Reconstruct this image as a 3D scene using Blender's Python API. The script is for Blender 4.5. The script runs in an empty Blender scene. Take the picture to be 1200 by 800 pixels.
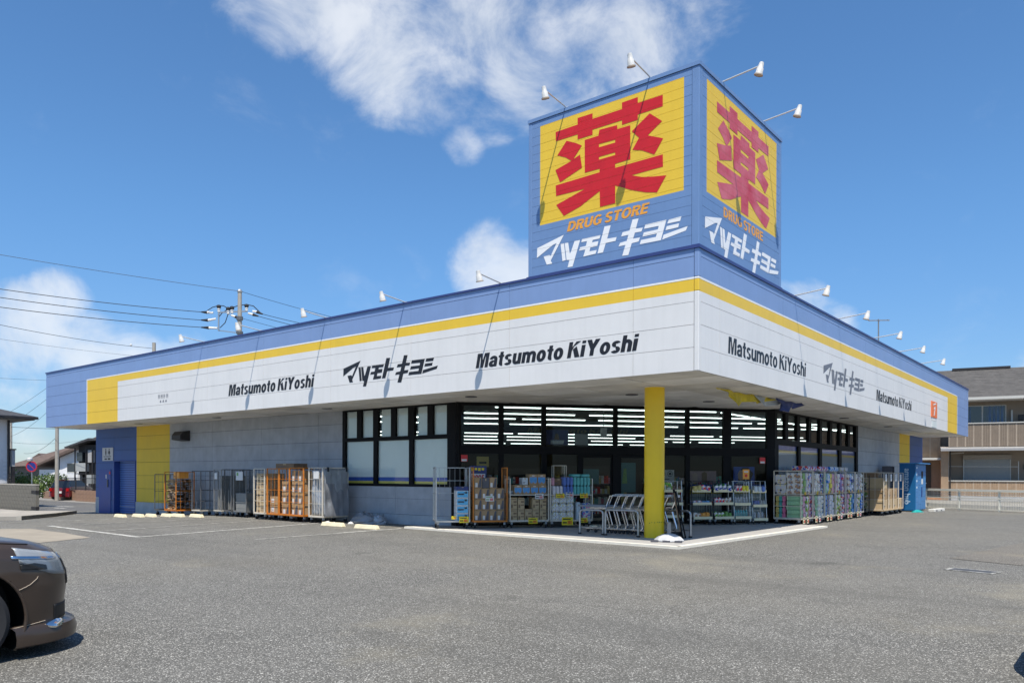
import bpy, bmesh, math, random
from mathutils import Vector, Matrix, noise
from mathutils.geometry import tessellate_polygon
R = math.radians
rnd = random.Random(7)
SC = bpy.context.scene
COL = SC.collection

# ------------------------------------------------------------------ camera
cam_d = bpy.data.cameras.new('camera')
cam = bpy.data.objects.new('camera', cam_d); COL.objects.link(cam)
YAW, ROLL = 0.6743, 0.0033
fw = Vector((-math.sin(YAW), math.cos(YAW), 0)); rt = Vector((math.cos(YAW), math.sin(YAW), 0)); up = Vector((0, 0, 1))
r2 = rt*math.cos(ROLL)+up*math.sin(ROLL); u2 = up*math.cos(ROLL)-rt*math.sin(ROLL)
cam.matrix_world = Matrix(((r2.x, u2.x, -fw.x, 6.7564), (r2.y, u2.y, -fw.y, -14.3697), (r2.z, u2.z, -fw.z, 1.5), (0, 0, 0, 1)))
cam_d.sensor_width = 36; cam_d.lens = 36*911.47/1200; cam_d.shift_y = 156.87/1200
cam_d.clip_start = 0.1; cam_d.clip_end = 3000
SC.camera = cam

# ------------------------------------------------------------------ sun, sky, exposure
SUN = Vector((0.94, -1.04, 2.9)).normalized()          # direction towards the sun
EL = math.asin(SUN.z); AZ = math.atan2(SUN.x, SUN.y)
sd = bpy.data.lights.new('sun', 'SUN'); sd.energy = 4.6; sd.angle = R(0.53); sd.color = (1, .93, .82)
so = bpy.data.objects.new('sun', sd); COL.objects.link(so)
so.rotation_euler = (-SUN).to_track_quat('-Z', 'Y').to_euler(); so.location = (20, -20, 40)
SC.view_settings.view_transform = 'Standard'; SC.view_settings.look = 'None'
SC.view_settings.exposure = 0.48; SC.view_settings.gamma = 1.0

W = bpy.data.worlds.new('World'); SC.world = W; W.use_nodes = True
wt = W.node_tree; wt.nodes.clear()
def wn(t, **k):
    n = wt.nodes.new(t)
    for a, b in k.items(): setattr(n, a, b)
    return n
def wl(a, b): wt.links.new(a, b)
wo = wn('ShaderNodeOutputWorld'); bg = wn('ShaderNodeBackground'); wl(bg.outputs[0], wo.inputs[0])
bg.inputs[1].default_value = 0.112
sky = wn('ShaderNodeTexSky', sky_type='NISHITA'); sky.sun_disc = False
sky.sun_elevation = EL; sky.sun_rotation = AZ; sky.air_density = 1.0; sky.dust_density = 0.2; sky.ozone_density = 6.0; sky.altitude = 20
tc = wn('ShaderNodeTexCoord')
def dirn(u, v):                                          # sky direction seen at a given bearing and height
    return (rt*u+fw+up*v).normalized()
BLOBS = [(-.34, .64, .06, .8), (-.27, .62, .08, 1.0), (-.21, .565, .075, 1.0), (-.15, .53, .075, 1.0), (-.10, .50, .065, .95), (-.17, .63, .07, .8), (-.065, .425, .032, .85), (-.08, .55, .065, .8), (-.03, .46, .04, .6),
         (-.03, .60, .07, .9), (.02, .53, .08, .9), (.06, .59, .07, .7), (.09, .53, .07, .8), (.16, .545, .07, .85), (.22, .57, .065, .75), (.27, .60, .05, .5), (-.03, .275, .055, 1.1), (.01, .25, .065, 1.15), (-.055, .26, .035, .8),
         (-.63, .19, .06, 1.05), (-.585, .225, .04, 1.0), (-.66, .15, .07, .9), (-.55, .165, .05, .9), (-.49, .15, .05, .75), (-.42, .155, .035, .6), (-.58, .12, .05, .6), (.375, .215, .04, 1.0), (.41, .20, .035, .9), (.34, .225, .03, .7),
         (.70, .12, .06, .7), (-.40, .04, .05, .4), (-.66, .02, .06, .5), (-.02, -.35, .01, 0.)]
acc = None
for (u, v, rad, a) in BLOBS[:-1]:
    d = dirn(u, v)
    dp = wn('ShaderNodeVectorMath', operation='DOT_PRODUCT'); wl(tc.outputs['Generated'], dp.inputs[0]); dp.inputs[1].default_value = d
    mr = wn('ShaderNodeMapRange', interpolation_type='SMOOTHSTEP'); wl(dp.outputs['Value'], mr.inputs[0])
    rad *= .85
    mr.inputs[1].default_value = math.cos(rad*1.35); mr.inputs[2].default_value = math.cos(rad*.25); mr.inputs[3].default_value = 0; mr.inputs[4].default_value = a
    if acc is None: acc = mr.outputs[0]
    else:
        m = wn('ShaderNodeMath', operation='SMOOTH_MAX'); m.inputs[2].default_value = .18; wl(acc, m.inputs[0]); wl(mr.outputs[0], m.inputs[1]); acc = m.outputs[0]
# scattered clouds over the rest of the sky, behind the camera
dpb = wn('ShaderNodeVectorMath', operation='DOT_PRODUCT'); wl(tc.outputs['Generated'], dpb.inputs[0]); dpb.inputs[1].default_value = -fw
mrb = wn('ShaderNodeMapRange', interpolation_type='SMOOTHSTEP'); wl(dpb.outputs['Value'], mrb.inputs[0])
mrb.inputs[1].default_value = -.35; mrb.inputs[2].default_value = .1; mrb.inputs[3].default_value = 0; mrb.inputs[4].default_value = 1
nb = wn('ShaderNodeTexNoise'); nb.inputs['Scale'].default_value = 2.2; nb.inputs['Detail'].default_value = 3; wl(tc.outputs['Generated'], nb.inputs['Vector'])
nbm = wn('ShaderNodeMapRange'); wl(nb.outputs[0], nbm.inputs[0]); nbm.inputs[1].default_value = .5; nbm.inputs[2].default_value = .72
mb = wn('ShaderNodeMath', operation='MULTIPLY'); wl(mrb.outputs[0], mb.inputs[0]); wl(nbm.outputs[0], mb.inputs[1])
mx = wn('ShaderNodeMath', operation='MAXIMUM'); wl(acc, mx.inputs[0]); wl(mb.outputs[0], mx.inputs[1]); acc = mx.outputs[0]
n1 = wn('ShaderNodeTexNoise'); n1.inputs['Scale'].default_value = 8.5; n1.inputs['Detail'].default_value = 10; n1.inputs['Roughness'].default_value = .63; n1.inputs['Distortion'].default_value = .35
mpg = wn('ShaderNodeMapping'); mpg.inputs['Scale'].default_value = (1, 1, 1.35); wl(tc.outputs['Generated'], mpg.inputs[0]); wl(mpg.outputs[0], n1.inputs['Vector'])
n2 = wn('ShaderNodeMath', operation='MULTIPLY_ADD'); wl(n1.outputs[0], n2.inputs[0]); n2.inputs[1].default_value = 2.6; n2.inputs[2].default_value = -1.56
n3 = wn('ShaderNodeMath', operation='ADD'); wl(acc, n3.inputs[0]); wl(n2.outputs[0], n3.inputs[1])
den = wn('ShaderNodeMapRange', interpolation_type='SMOOTHSTEP'); wl(n3.outputs[0], den.inputs[0])
den.inputs[1].default_value = .02; den.inputs[2].default_value = 1.15; den.inputs[3].default_value = 0; den.inputs[4].default_value = .74
gate = wn('ShaderNodeMapRange', interpolation_type='SMOOTHSTEP'); wl(acc, gate.inputs[0]); gate.inputs[1].default_value = .02; gate.inputs[2].default_value = .3
gm = wn('ShaderNodeMath', operation='MULTIPLY'); wl(den.outputs[0], gm.inputs[0]); wl(gate.outputs[0], gm.inputs[1])
sepz = wn('ShaderNodeSeparateXYZ'); wl(tc.outputs['Generated'], sepz.inputs[0])
n4 = wn('ShaderNodeTexNoise'); n4.inputs['Scale'].default_value = 14; n4.inputs['Detail'].default_value = 6; wl(mpg.outputs[0], n4.inputs['Vector'])
cc = wn('ShaderNodeMix', data_type='RGBA'); wl(n4.outputs[0], cc.inputs[0]); cc.inputs[6].default_value = (4.3, 4.75, 5.3, 1); cc.inputs[7].default_value = (7.4, 7.4, 7.4, 1)
sat = wn('ShaderNodeMix', data_type='RGBA', blend_type='MULTIPLY'); sat.inputs[0].default_value = 1; wl(sky.outputs[0], sat.inputs[6]); sat.inputs[7].default_value = (.71, .95, 1.06, 1)
hz = wn('ShaderNodeMapRange', interpolation_type='SMOOTHSTEP'); wl(sepz.outputs[2], hz.inputs[0]); hz.inputs[1].default_value = -.02; hz.inputs[2].default_value = .34; hz.inputs[3].default_value = 0; hz.inputs[4].default_value = 1
ht = wn('ShaderNodeMix', data_type='RGBA'); wl(hz.outputs[0], ht.inputs[0]); ht.inputs[6].default_value = (.60, .67, .78, 1); ht.inputs[7].default_value = (.71, .95, 1.06, 1); wl(ht.outputs[2], sat.inputs[7])
hm = sat
cm = wn('ShaderNodeMix', data_type='RGBA'); wl(gm.outputs[0], cm.inputs[0]); wl(hm.outputs[2], cm.inputs[6]); wl(cc.outputs[2], cm.inputs[7])
wl(cm.outputs[2], bg.inputs[0])

# ------------------------------------------------------------------ materials
M = {}
def nt(m): return m.node_tree.nodes, m.node_tree.links
def mat(name, c, rough=.6, metal=0., var=.0, vs=3., streak=0., bump=0., bs=40., spec=.5, c2=None, coat=0.):
    m = bpy.data.materials.new(name); m.use_nodes = True; N, L = nt(m); b = N['Principled BSDF']
    b.inputs['Base Color'].default_value = (*c, 1); b.inputs['Roughness'].default_value = rough; b.inputs['Metallic'].default_value = metal
    b.inputs['Specular IOR Level'].default_value = spec; b.inputs['Coat Weight'].default_value = coat; b.inputs['Coat Roughness'].default_value = .04
    if var or streak or bump or c2:
        t = N.new('ShaderNodeTexCoord'); co = t.outputs['Object']; src = None
        if var or c2:
            n = N.new('ShaderNodeTexNoise'); n.inputs['Scale'].default_value = vs; n.inputs['Detail'].default_value = 6; n.inputs['Roughness'].default_value = .6; L.new(co, n.inputs['Vector'])
            r = N.new('ShaderNodeMapRange'); L.new(n.outputs[0], r.inputs[0]); r.inputs[1].default_value = .3; r.inputs[2].default_value = .7
            x = N.new('ShaderNodeMix'); x.data_type = 'RGBA'; L.new(r.outputs[0], x.inputs[0])
            ca = c2 if c2 else tuple(v*(1-var) for v in c)
            x.inputs[6].default_value = (*ca, 1); x.inputs[7].default_value = (*(c if c2 else tuple(min(1, v*(1+var*.5)) for v in c)), 1); src = x.outputs[2]
            rr = N.new('ShaderNodeMapRange'); L.new(n.outputs[0], rr.inputs[0]); rr.inputs[3].default_value = rough*.85; rr.inputs[4].default_value = min(1, rough*1.15); L.new(rr.outputs[0], b.inputs['Roughness'])
        if streak:
            mp = N.new('ShaderNodeMapping'); mp.inputs['Scale'].default_value = (3.2, 3.2, .22); L.new(co, mp.inputs[0])
            n = N.new('ShaderNodeTexNoise'); n.inputs['Scale'].default_value = 2.2; n.inputs['Detail'].default_value = 5; L.new(mp.outputs[0], n.inputs['Vector'])
            r = N.new('ShaderNodeMapRange'); L.new(n.outputs[0], r.inputs[0]); r.inputs[1].default_value = .45; r.inputs[2].default_value = .8; r.inputs[3].default_value = 0; r.inputs[4].default_value = streak
            x = N.new('ShaderNodeMix'); x.data_type = 'RGBA'; L.new(r.outputs[0], x.inputs[0])
            if src: L.new(src, x.inputs[6])
            else: x.inputs[6].default_value = (*c, 1)
            x.inputs[7].default_value = (c[0]*.55, c[1]*.56, c[2]*.52, 1); src = x.outputs[2]
        if src: L.new(src, b.inputs['Base Color'])
        if bump:
            n = N.new('ShaderNodeTexNoise'); n.inputs['Scale'].default_value = bs; n.inputs['Detail'].default_value = 4; L.new(co, n.inputs['Vector'])
            p = N.new('ShaderNodeBump'); p.inputs['Strength'].default_value = bump; p.inputs['Distance'].default_value = .01; L.new(n.outputs[0], p.inputs['Height']); L.new(p.outputs[0], b.inputs['Normal'])
    M[name] = m; return m
def emis(name, c, s):
    m = bpy.data.materials.new(name); m.use_nodes = True; N, L = nt(m); b = N['Principled BSDF']
    b.inputs['Base Color'].default_value = (.8, .8, .8, 1); b.inputs['Emission Color'].default_value = (*c, 1); b.inputs['Emission Strength'].default_value = s; M[name] = m
def glass(name, tint, ior=1.5, extra=.0):
    m = bpy.data.materials.new(name); m.use_nodes = True; N, L = nt(m); N.remove(N['Principled BSDF'])
    o = N['Material Output']; t = N.new('ShaderNodeBsdfTransparent'); t.inputs[0].default_value = (*tint, 1); g = N.new('ShaderNodeBsdfGlossy'); g.inputs['Roughness'].default_value = .01
    f = N.new('ShaderNodeFresnel'); f.inputs[0].default_value = ior; a = N.new('ShaderNodeMath'); a.operation = 'ADD'; L.new(f.outputs[0], a.inputs[0]); a.inputs[1].default_value = extra; ge = N.new('ShaderNodeNewGeometry'); b = N.new('ShaderNodeMath'); b.operation = 'SUBTRACT'; b.inputs[0].default_value = 1; L.new(ge.outputs['Backfacing'], b.inputs[1]); k = N.new('ShaderNodeMath'); k.operation = 'MULTIPLY'; L.new(a.outputs[0], k.inputs[0]); L.new(b.outputs[0], k.inputs[1]); a = k
    x = N.new('ShaderNodeMixShader'); L.new(a.outputs[0], x.inputs[0]); L.new(t.outputs[0], x.inputs[1]); L.new(g.outputs[0], x.inputs[2]); L.new(x.outputs[0], o.inputs[0]); M[name] = m
def printed(name, base, cols, scale=14., thr=.5, rough=.35):
    """a wrapper printed all over with small coloured shapes"""
    m = bpy.data.materials.new(name); m.use_nodes = True; N, L = nt(m); b = N['Principled BSDF']; b.inputs['Roughness'].default_value = rough
    t = N.new('ShaderNodeTexCoord'); cur = None
    for i, c in enumerate(cols):
        mp = N.new('ShaderNodeMapping'); mp.inputs['Location'].default_value = (3.1*i, 1.7*i, .9*i); L.new(t.outputs['Object'], mp.inputs[0])
        v = N.new('ShaderNodeTexVoronoi'); v.inputs['Scale'].default_value = scale*(1+.35*i); L.new(mp.outputs[0], v.inputs['Vector'])
        r = N.new('ShaderNodeMath'); r.operation = 'LESS_THAN'; r.inputs[1].default_value = thr-.1*i; L.new(v.outputs['Distance'], r.inputs[0])
        x = N.new('ShaderNodeMix'); x.data_type = 'RGBA'; L.new(r.outputs[0], x.inputs[0])
        if cur: L.new(cur, x.inputs[6])
        else: x.inputs[6].default_value = (*base, 1)
        x.inputs[7].default_value = (*c, 1); cur = x.outputs[2]
    L.new(cur, b.inputs['Base Color']); M[name] = m
def asphalt(name, c0, c1, c2, patch=.25):
    m = bpy.data.materials.new(name); m.use_nodes = True; N, L = nt(m); b = N['Principled BSDF']; b.inputs['Roughness'].default_value = .82; b.inputs['Specular IOR Level'].default_value = .3
    t = N.new('ShaderNodeTexCoord'); co = t.outputs['Object']
    def nz(s, d=4, ro=.6):
        n = N.new('ShaderNodeTexNoise'); n.inputs['Scale'].default_value = s; n.inputs['Detail'].default_value = d; n.inputs['Roughness'].default_value = ro; L.new(co, n.inputs['Vector']); return n.outputs[0]
    def mr(x, a, bb, c=0., d=1.):
        r = N.new('ShaderNodeMapRange'); L.new(x, r.inputs[0]); r.inputs[1].default_value = a; r.inputs[2].default_value = bb; r.inputs[3].default_value = c; r.inputs[4].default_value = d; return r.outputs[0]
    def mix(f, a, bb, mode='MIX'):
        x = N.new('ShaderNodeMix'); x.data_type = 'RGBA'; x.blend_type = mode
        if isinstance(f, float): x.inputs[0].default_value = f
        else: L.new(f, x.inputs[0])
        for i, v in ((6, a), (7, bb)):
            if isinstance(v, tuple): x.inputs[i].default_value = (*v, 1)
            else: L.new(v, x.inputs[i])
        return x.outputs[2]
    v = N.new('ShaderNodeTexVoronoi'); v.inputs['Scale'].default_value = 92; L.new(co, v.inputs['Vector'])
    sp = N.new('ShaderNodeSeparateColor'); L.new(v.outputs['Color'], sp.inputs[0])
    stone = mix(mr(sp.outputs[0], .35, 1.), c0, c1)
    stone = mix(mr(sp.outputs[1], .86, .9), stone, c2)
    gap = mr(v.outputs['Distance'], .45, .8)
    col = mix(gap, stone, tuple(x*.35 for x in c0))
    col = mix(mr(nz(.35, 5), .35, .7, 0., patch), col, tuple(x*.8 for x in c1))
    col = mix(mr(nz(1.3, 6, .7), .52, .8, 0., .45), col, tuple(x*.5 for x in c0))
    col = mix(mr(nz(.12, 3), .45, .75, 0., .35), col, (c1[0]*.9, c1[1]*.84, c1[2]*.72))
    e = N.new('ShaderNodeTexVoronoi'); e.feature = 'DISTANCE_TO_EDGE'; e.inputs['Scale'].default_value = .21
    wv = N.new('ShaderNodeMix'); wv.data_type = 'VECTOR'; wv.inputs[0].default_value = .06; L.new(co, wv.inputs[4]); nv = N.new('ShaderNodeTexNoise'); nv.inputs['Scale'].default_value = 1.1; nv.inputs['Detail'].default_value = 5; L.new(co, nv.inputs['Vector'])
    sc = N.new('ShaderNodeVectorMath'); sc.operation = 'SCALE'; L.new(nv.outputs['Color'], sc.inputs[0]); sc.inputs['Scale'].default_value = 12; L.new(sc.outputs[0], wv.inputs[5]); L.new(wv.outputs[1], e.inputs['Vector'])
    ck = N.new('ShaderNodeMath'); ck.operation = 'MULTIPLY'; L.new(mr(e.outputs['Distance'], .0008, .003, 1, 0), ck.inputs[0]); L.new(mr(nz(.09, 2), .55, .62, 0, .38), ck.inputs[1])
    col = mix(ck.outputs[0], col, tuple(x*.3 for x in c0))
    mp = N.new('ShaderNodeMapping'); mp.inputs['Rotation'].default_value = (0, 0, .35); mp.inputs['Scale'].default_value = (.07, .75, 1); L.new(co, mp.inputs[0])
    tr = N.new('ShaderNodeTexNoise'); tr.inputs['Scale'].default_value = 1; tr.inputs['Detail'].default_value = 4; L.new(mp.outputs[0], tr.inputs['Vector'])
    col = mix(mr(tr.outputs[0], .5, .68, 0., .38), col, tuple(x*.85 for x in c0))
    col = mix(mr(nz(.55, 2, .5), .68, .74, 0., .4), col, tuple(x*.42 for x in c0))
    col = mix(mr(nz(.22, 6, .65), .56, .66, 0., .35), col, (c1[0]*1.15, c1[1]*1.06, c1[2]*.84))
    L.new(col, b.inputs['Base Color'])
    p = N.new('ShaderNodeBump'); p.inputs['Strength'].default_value = .45; p.inputs['Distance'].default_value = .006; L.new(mr(v.outputs['Distance'], 0, .8, 1, 0), p.inputs['Height']); L.new(p.outputs[0], b.inputs['Normal'])
    M[name] = m
def worn(name, paint, under, thr=.45):
    m = bpy.data.materials.new(name); m.use_nodes = True; N, L = nt(m); b = N['Principled BSDF']; b.inputs['Roughness'].default_value = .7
    t = N.new('ShaderNodeTexCoord'); n = N.new('ShaderNodeTexNoise'); n.inputs['Scale'].default_value = 7; n.inputs['Detail'].default_value = 8; n.inputs['Roughness'].default_value = .75; L.new(t.outputs['Object'], n.inputs['Vector'])
    r = N.new('ShaderNodeMapRange'); L.new(n.outputs[0], r.inputs[0]); r.inputs[1].default_value = thr-.06; r.inputs[2].default_value = thr+.08
    x = N.new('ShaderNodeMix'); x.data_type = 'RGBA'; L.new(r.outputs[0], x.inputs[0]); x.inputs[6].default_value = (*under, 1); x.inputs[7].default_value = (*paint, 1); L.new(x.outputs[2], b.inputs['Base Color']); M[name] = m

BLUE = (.205, .310, .545)
mat('fascia_blue', BLUE, .42, var=.06, vs=1.2, streak=.10)
mat('tower_blue', (.155, .262, .475), .40, var=.06, vs=1.5, streak=.12)
mat('fascia_yellow', (.80, .53, .04), .42, var=.05, vs=1.0, streak=.10)
mat('fascia_white', (.735, .73, .715), .45, var=.05, vs=.8, streak=.11)
mat('trim_white', (.82, .83, .82), .4, var=.04)
mat('sign_red', (.60, .012, .016), .4, var=.10, vs=2.5)
mat('faded_red', (.50, .035, .06), .5, c2=(.64, .17, .20), vs=1.4)
mat('sign_orange', (.80, .36, .05), .45, var=.08)
mat('letter_white', (.84, .85, .86), .4, var=.03)
mat('letter_black', (.012, .012, .016), .45, var=.1)
mat('letter_grey', (.16, .17, .20), .5)
mat('joint_dark', (.05, .055, .065), .8)
mat('coping_blue', (.035, .055, .19), .4, var=.1)
mat('soffit', (.82, .80, .76), .75, var=.22, vs=.9, bump=.1)
mat('soffit_old', (.72, .69, .63), .75, var=.28, vs=.8, bump=.1)
mat('lamp_slot', (.70, .69, .66), .5)
mat('wall_grey', (.39, .41, .44), .75, var=.15, vs=2.6, streak=.20, bump=.15, bs=60)
mat('wall_yellow', (.72, .50, .035), .6, var=.07, vs=1.4, streak=.12)
mat('wall_blue', (.045, .105, .30), .55, var=.10, vs=1.3, streak=.15)
mat('steel_blue', (.030, .070, .28), .45, var=.08, vs=3)
mat('shutter_blue', (.095, .185, .46), .5, var=.08, vs=3)
mat('plinth', (.42, .44, .46), .85, var=.16, vs=2.4, bump=.2, bs=50)
mat('frame_black', (.008, .008, .009), .55, spec=.12)
mat('film_blue', (.02, .09, .42), .4); mat('film_yellow', (.78, .62, .10), .4)
mat('film_white', (.70, .76, .745), .35, var=.05, vs=.8)
mat('film_grey', (.36, .38, .41), .35, var=.05, vs=.8); mat('film_violet', (.13, .17, .46), .4); mat('film_ochre', (.62, .44, .10), .4)
mat('pillar_yellow', (.90, .60, .012), .38, var=.05, vs=1.5, streak=.06)
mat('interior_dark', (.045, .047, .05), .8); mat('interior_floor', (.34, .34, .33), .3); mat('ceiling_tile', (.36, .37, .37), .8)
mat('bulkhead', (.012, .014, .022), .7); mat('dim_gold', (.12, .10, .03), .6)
emis('tube_light', (.86, 1.0, .95), 4.2)
glass('shop_glass', (.74, .77, .77), 1.30, .0); glass('clear_acrylic', (.86, .89, .9), 1.45, .03); glass('window_glass', (.95, .97, .97), 1.5, .04)
mat('galvanised', (.46, .47, .47), .38, .85, var=.12, vs=20)
mat('grey_steel', (.30, .30, .295), .45, .6, var=.15, vs=12)
mat('dark_steel', (.17, .17, .172), .5, .5, var=.15, vs=12)
mat('cream_steel', (.66, .60, .50), .45, .1, var=.12, vs=9)
mat('orange_steel', (.62, .20, .02), .45, .1, var=.16, vs=8)
mat('chrome', (.72, .73, .74), .12, 1.0)
mat('rubber', (.02, .02, .022), .7); mat('caster_grey', (.42, .42, .41), .5)
mat('carton', (.40, .265, .14), .85, var=.10, vs=8); mat('carton_pale', (.52, .385, .22), .85, var=.10, vs=8); mat('carton_dark', (.22, .145, .085), .85, var=.15, vs=8)
mat('carton_tape', (.46, .33, .18), .3); mat('print_grey', (.085, .085, .10), .5); mat('paper_white', (.66, .66, .64), .6); mat('print_skyblue', (.10, .42, .68), .4); mat('print_navy', (.02, .035, .16), .4)
mat('price_yellow', (.85, .66, .02), .5); mat('price_red', (.62, .03, .02), .5); mat('print_black', (.015, .015, .015), .5); mat('tag_orange', (.82, .35, .05), .5); mat('tag_cream', (.78, .70, .45), .6)
mat('tarp_silver', (.34, .36, .385), .36, .35, var=.15, vs=5, bump=.5, bs=14); mat('tarp_grey', (.24, .25, .27), .45, .2, var=.12, vs=5, bump=.35, bs=9)
mat('bin_grey', (.23, .23, .215), .6, var=.08, vs=5)
mat('fold_cartons', (.17, .125, .085), .9, var=.35, vs=7)
mat('stop_cream', (.74, .66, .46), .8, var=.14, vs=7, bump=.25)
mat('locker_blue', (.008, .115, .29), .45, var=.04); mat('locker_face', (.045, .215, .48), .42, var=.04); mat('locker_text', (.50, .62, .72), .5); mat('screen_dark', (.02, .02, .03), .15)
mat('plastic_white', (.50, .51, .52), .45, var=.08, vs=8); mat('plastic_teal', (.02, .36, .34), .4); mat('block_white', (.66, .64, .58), .8, var=.1)
mat('rack_black', (.02, .02, .022), .5); mat('wire_dark', (.02, .02, .022), .6)
mat('lamp_white', (.62, .62, .60), .4, var=.06, vs=10); mat('lamp_rim', (.38, .31, .24), .5); mat('arm_steel', (.62, .62, .60), .4, .3)
mat('torn_yellow', (.62, .50, .03), .6, var=.3, vs=4); mat('torn_navy', (.015, .035, .17), .6, var=.3, vs=4); mat('torn_pale', (.42, .47, .52), .6, var=.2, vs=4)
asphalt('asphalt', (.094, .092, .083), (.240, .235, .214), (.52, .51, .47)); asphalt('asphalt_patch', (.125, .116, .100), (.25, .235, .205), (.40, .38, .34), .3); asphalt('asphalt_road', (.10, .10, .10), (.17, .17, .17), (.26, .26, .25), .15)
worn('line_paint', (.60, .59, .54), (.18, .176, .16), .47); worn('line_faint', (.46, .45, .41), (.18, .176, .16), .50)
mat('concrete', (.33, .305, .265), .85, var=.18, vs=1.7, bump=.2, bs=50); mat('concrete_patch', (.30, .265, .21), .9, var=.22, vs=1.1, bump=.3, bs=60); mat('kerb_concrete', (.40, .375, .325), .85, var=.2, vs=3, bump=.2)
mat('walkway', (.36, .35, .33), .85, var=.12, vs=2.0, bump=.2, bs=60); mat('kerb_paint', (.74, .70, .60), .75, var=.10, vs=5)
mat('block_wall', (.205, .195, .168), .9, c2=(.125, .118, .10), vs=2.3, bump=.3, bs=40); mat('block_joint', (.16, .15, .13), .95)
mat('apron', (.235, .225, .20), .85, var=.2, vs=1.2); mat('soil', (.20, .145, .10), .95, var=.3, vs=6); mat('ground_far', (.22, .21, .19), .95, var=.2, vs=.3)
mat('brown_block', (.30, .185, .125), .9, var=.2, vs=4, bump=.3)
mat('house_white', (.66, .67, .68), .8, var=.06, vs=1.2); mat('house_brick_white', (.60, .61, .62), .8, var=.08, vs=3)
mat('roof_slate', (.055, .056, .062), .7, var=.3, vs=5); mat('roof_brown', (.12, .085, .07), .75, var=.3, vs=4); mat('roof_grey', (.10, .095, .09), .85, var=.25, vs=3)
mat('trim_dark', (.025, .022, .022), .5); mat('wall_dim', (.15, .145, .14), .8, var=.1); mat('concrete_pale', (.50, .49, .47), .8, var=.1, vs=2)
mat('pane_dark', (.03, .04, .05), .08, spec=.8); mat('curtain_blue', (.13, .21, .33), .8, var=.2, vs=7)
mat('siding_tan', (.40, .28, .18), .75, c2=(.30, .21, .135), vs=3); mat('siding_line', (.50, .42, .33), .7); mat('siding_brown', (.215, .170, .128), .75, var=.12, vs=3); mat('siding_dim', (.27, .22, .17), .8, var=.1, vs=3)
mat('awning_grey', (.34, .34, .34), .5, var=.08); mat('cap_pale', (.52, .51, .47), .5); mat('shutter_grey', (.33, .345, .34), .5, var=.05); mat('shutter_box', (.30, .26, .21), .5)
mat('tile_orange', (.52, .24, .11), .8, var=.15, vs=6); mat('fence_cream', (.80, .77, .66), .5, var=.05)
mat('pole_concrete', (.36, .335, .29), .85, var=.15, vs=4); mat('insulator', (.74, .73, .70), .25); mat('cable_black', (.012, .012, .014), .6)
mat('sign_blue', (.015, .03, .20), .35); mat('ring_red', (.40, .02, .03), .35)
mat('leaf_a', (.10, .17, .025), .6); mat('leaf_b', (.05, .10, .018), .6); mat('leaf_c', (.17, .23, .05), .6); mat('bark', (.10, .07, .045), .9)
mat('car_brown', (.078, .056, .043), .30, .45, coat=.22, var=.03, vs=60); mat('car_glass', (.01, .012, .014), .04, spec=.8); mat('car_black', (.008, .008, .008), .6); mat('lamp_inner', (.42, .43, .43), .4, .2); mat('alloy', (.45, .45, .46), .25, .9)
mat('car_red', (.13, .009, .013), .2, coat=1.0); mat('plate', (.75, .75, .74), .5); mat('lens_red', (.4, .01, .01), .2)
glass('lamp_lens', (.86, .88, .9), 1.35, .02)
mat('poster_pink', (.42, .27, .26), .5, var=.2, vs=6); mat('poster_skin', (.46, .31, .24), .5); mat('poster_teal', (.06, .20, .19), .5); mat('sticker_red', (.60, .03, .03), .5); mat('hub_orange', (.85, .20, .06), .4)
printed('wrap_floral', (.62, .60, .66), [(.10, .22, .55), (.66, .16, .34), (.20, .46, .16)], 10, .46, .22)
printed('wrap_dots', (.55, .55, .57), [(.05, .05, .08), (.74, .60, .03), (.60, .08, .22)], 8, .36, .22)
printed('wrap_blue', (.48, .62, .74), [(.02, .16, .60), (.74, .77, .8), (.04, .38, .70)], 7, .50, .2)
printed('wrap_green', (.70, .73, .68), [(.12, .40, .03), (.03, .12, .03), (.74, .50, .05)], 7, .50, .2)
printed('wrap_navy', (.72, .75, .78), [(.01, .03, .34), (.02, .18, .04), (.78, .80, .82)], 6, .54, .2)
printed('wrap_brown', (.66, .62, .56), [(.36, .22, .14), (.74, .72, .68), (.16, .26, .46)], 7, .48, .25)
printed('wrap_red', (.70, .62, .62), [(.64, .02, .04), (.05, .08, .5), (.78, .74, .70)], 7, .50, .2)
printed('tissue', (.74, .74, .73), [(.62, .55, .08), (.08, .10, .35), (.60, .12, .15)], 24, .38)
for nm, c in (('roll_pink', (.62, .17, .30)), ('roll_teal', (.08, .36, .33)), ('roll_mint', (.28, .52, .30)), ('roll_gold', (.55, .45, .14)), ('roll_rose', (.66, .33, .42)), ('roll_white', (.66, .64, .66)), ('roll_sky', (.08, .30, .62)), ('roll_green', (.16, .36, .08)), ('roll_violet', (.15, .10, .38)), ('roll_yellow', (.78, .68, .05)), ('pack_aqua', (.12, .48, .46)), ('pack_blue', (.10, .19, .52)), ('pack_pale', (.55, .62, .66))):
    mat(nm, c, .35, var=.22, vs=16)
def MS(*n): return [M[x] for x in n]

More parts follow.
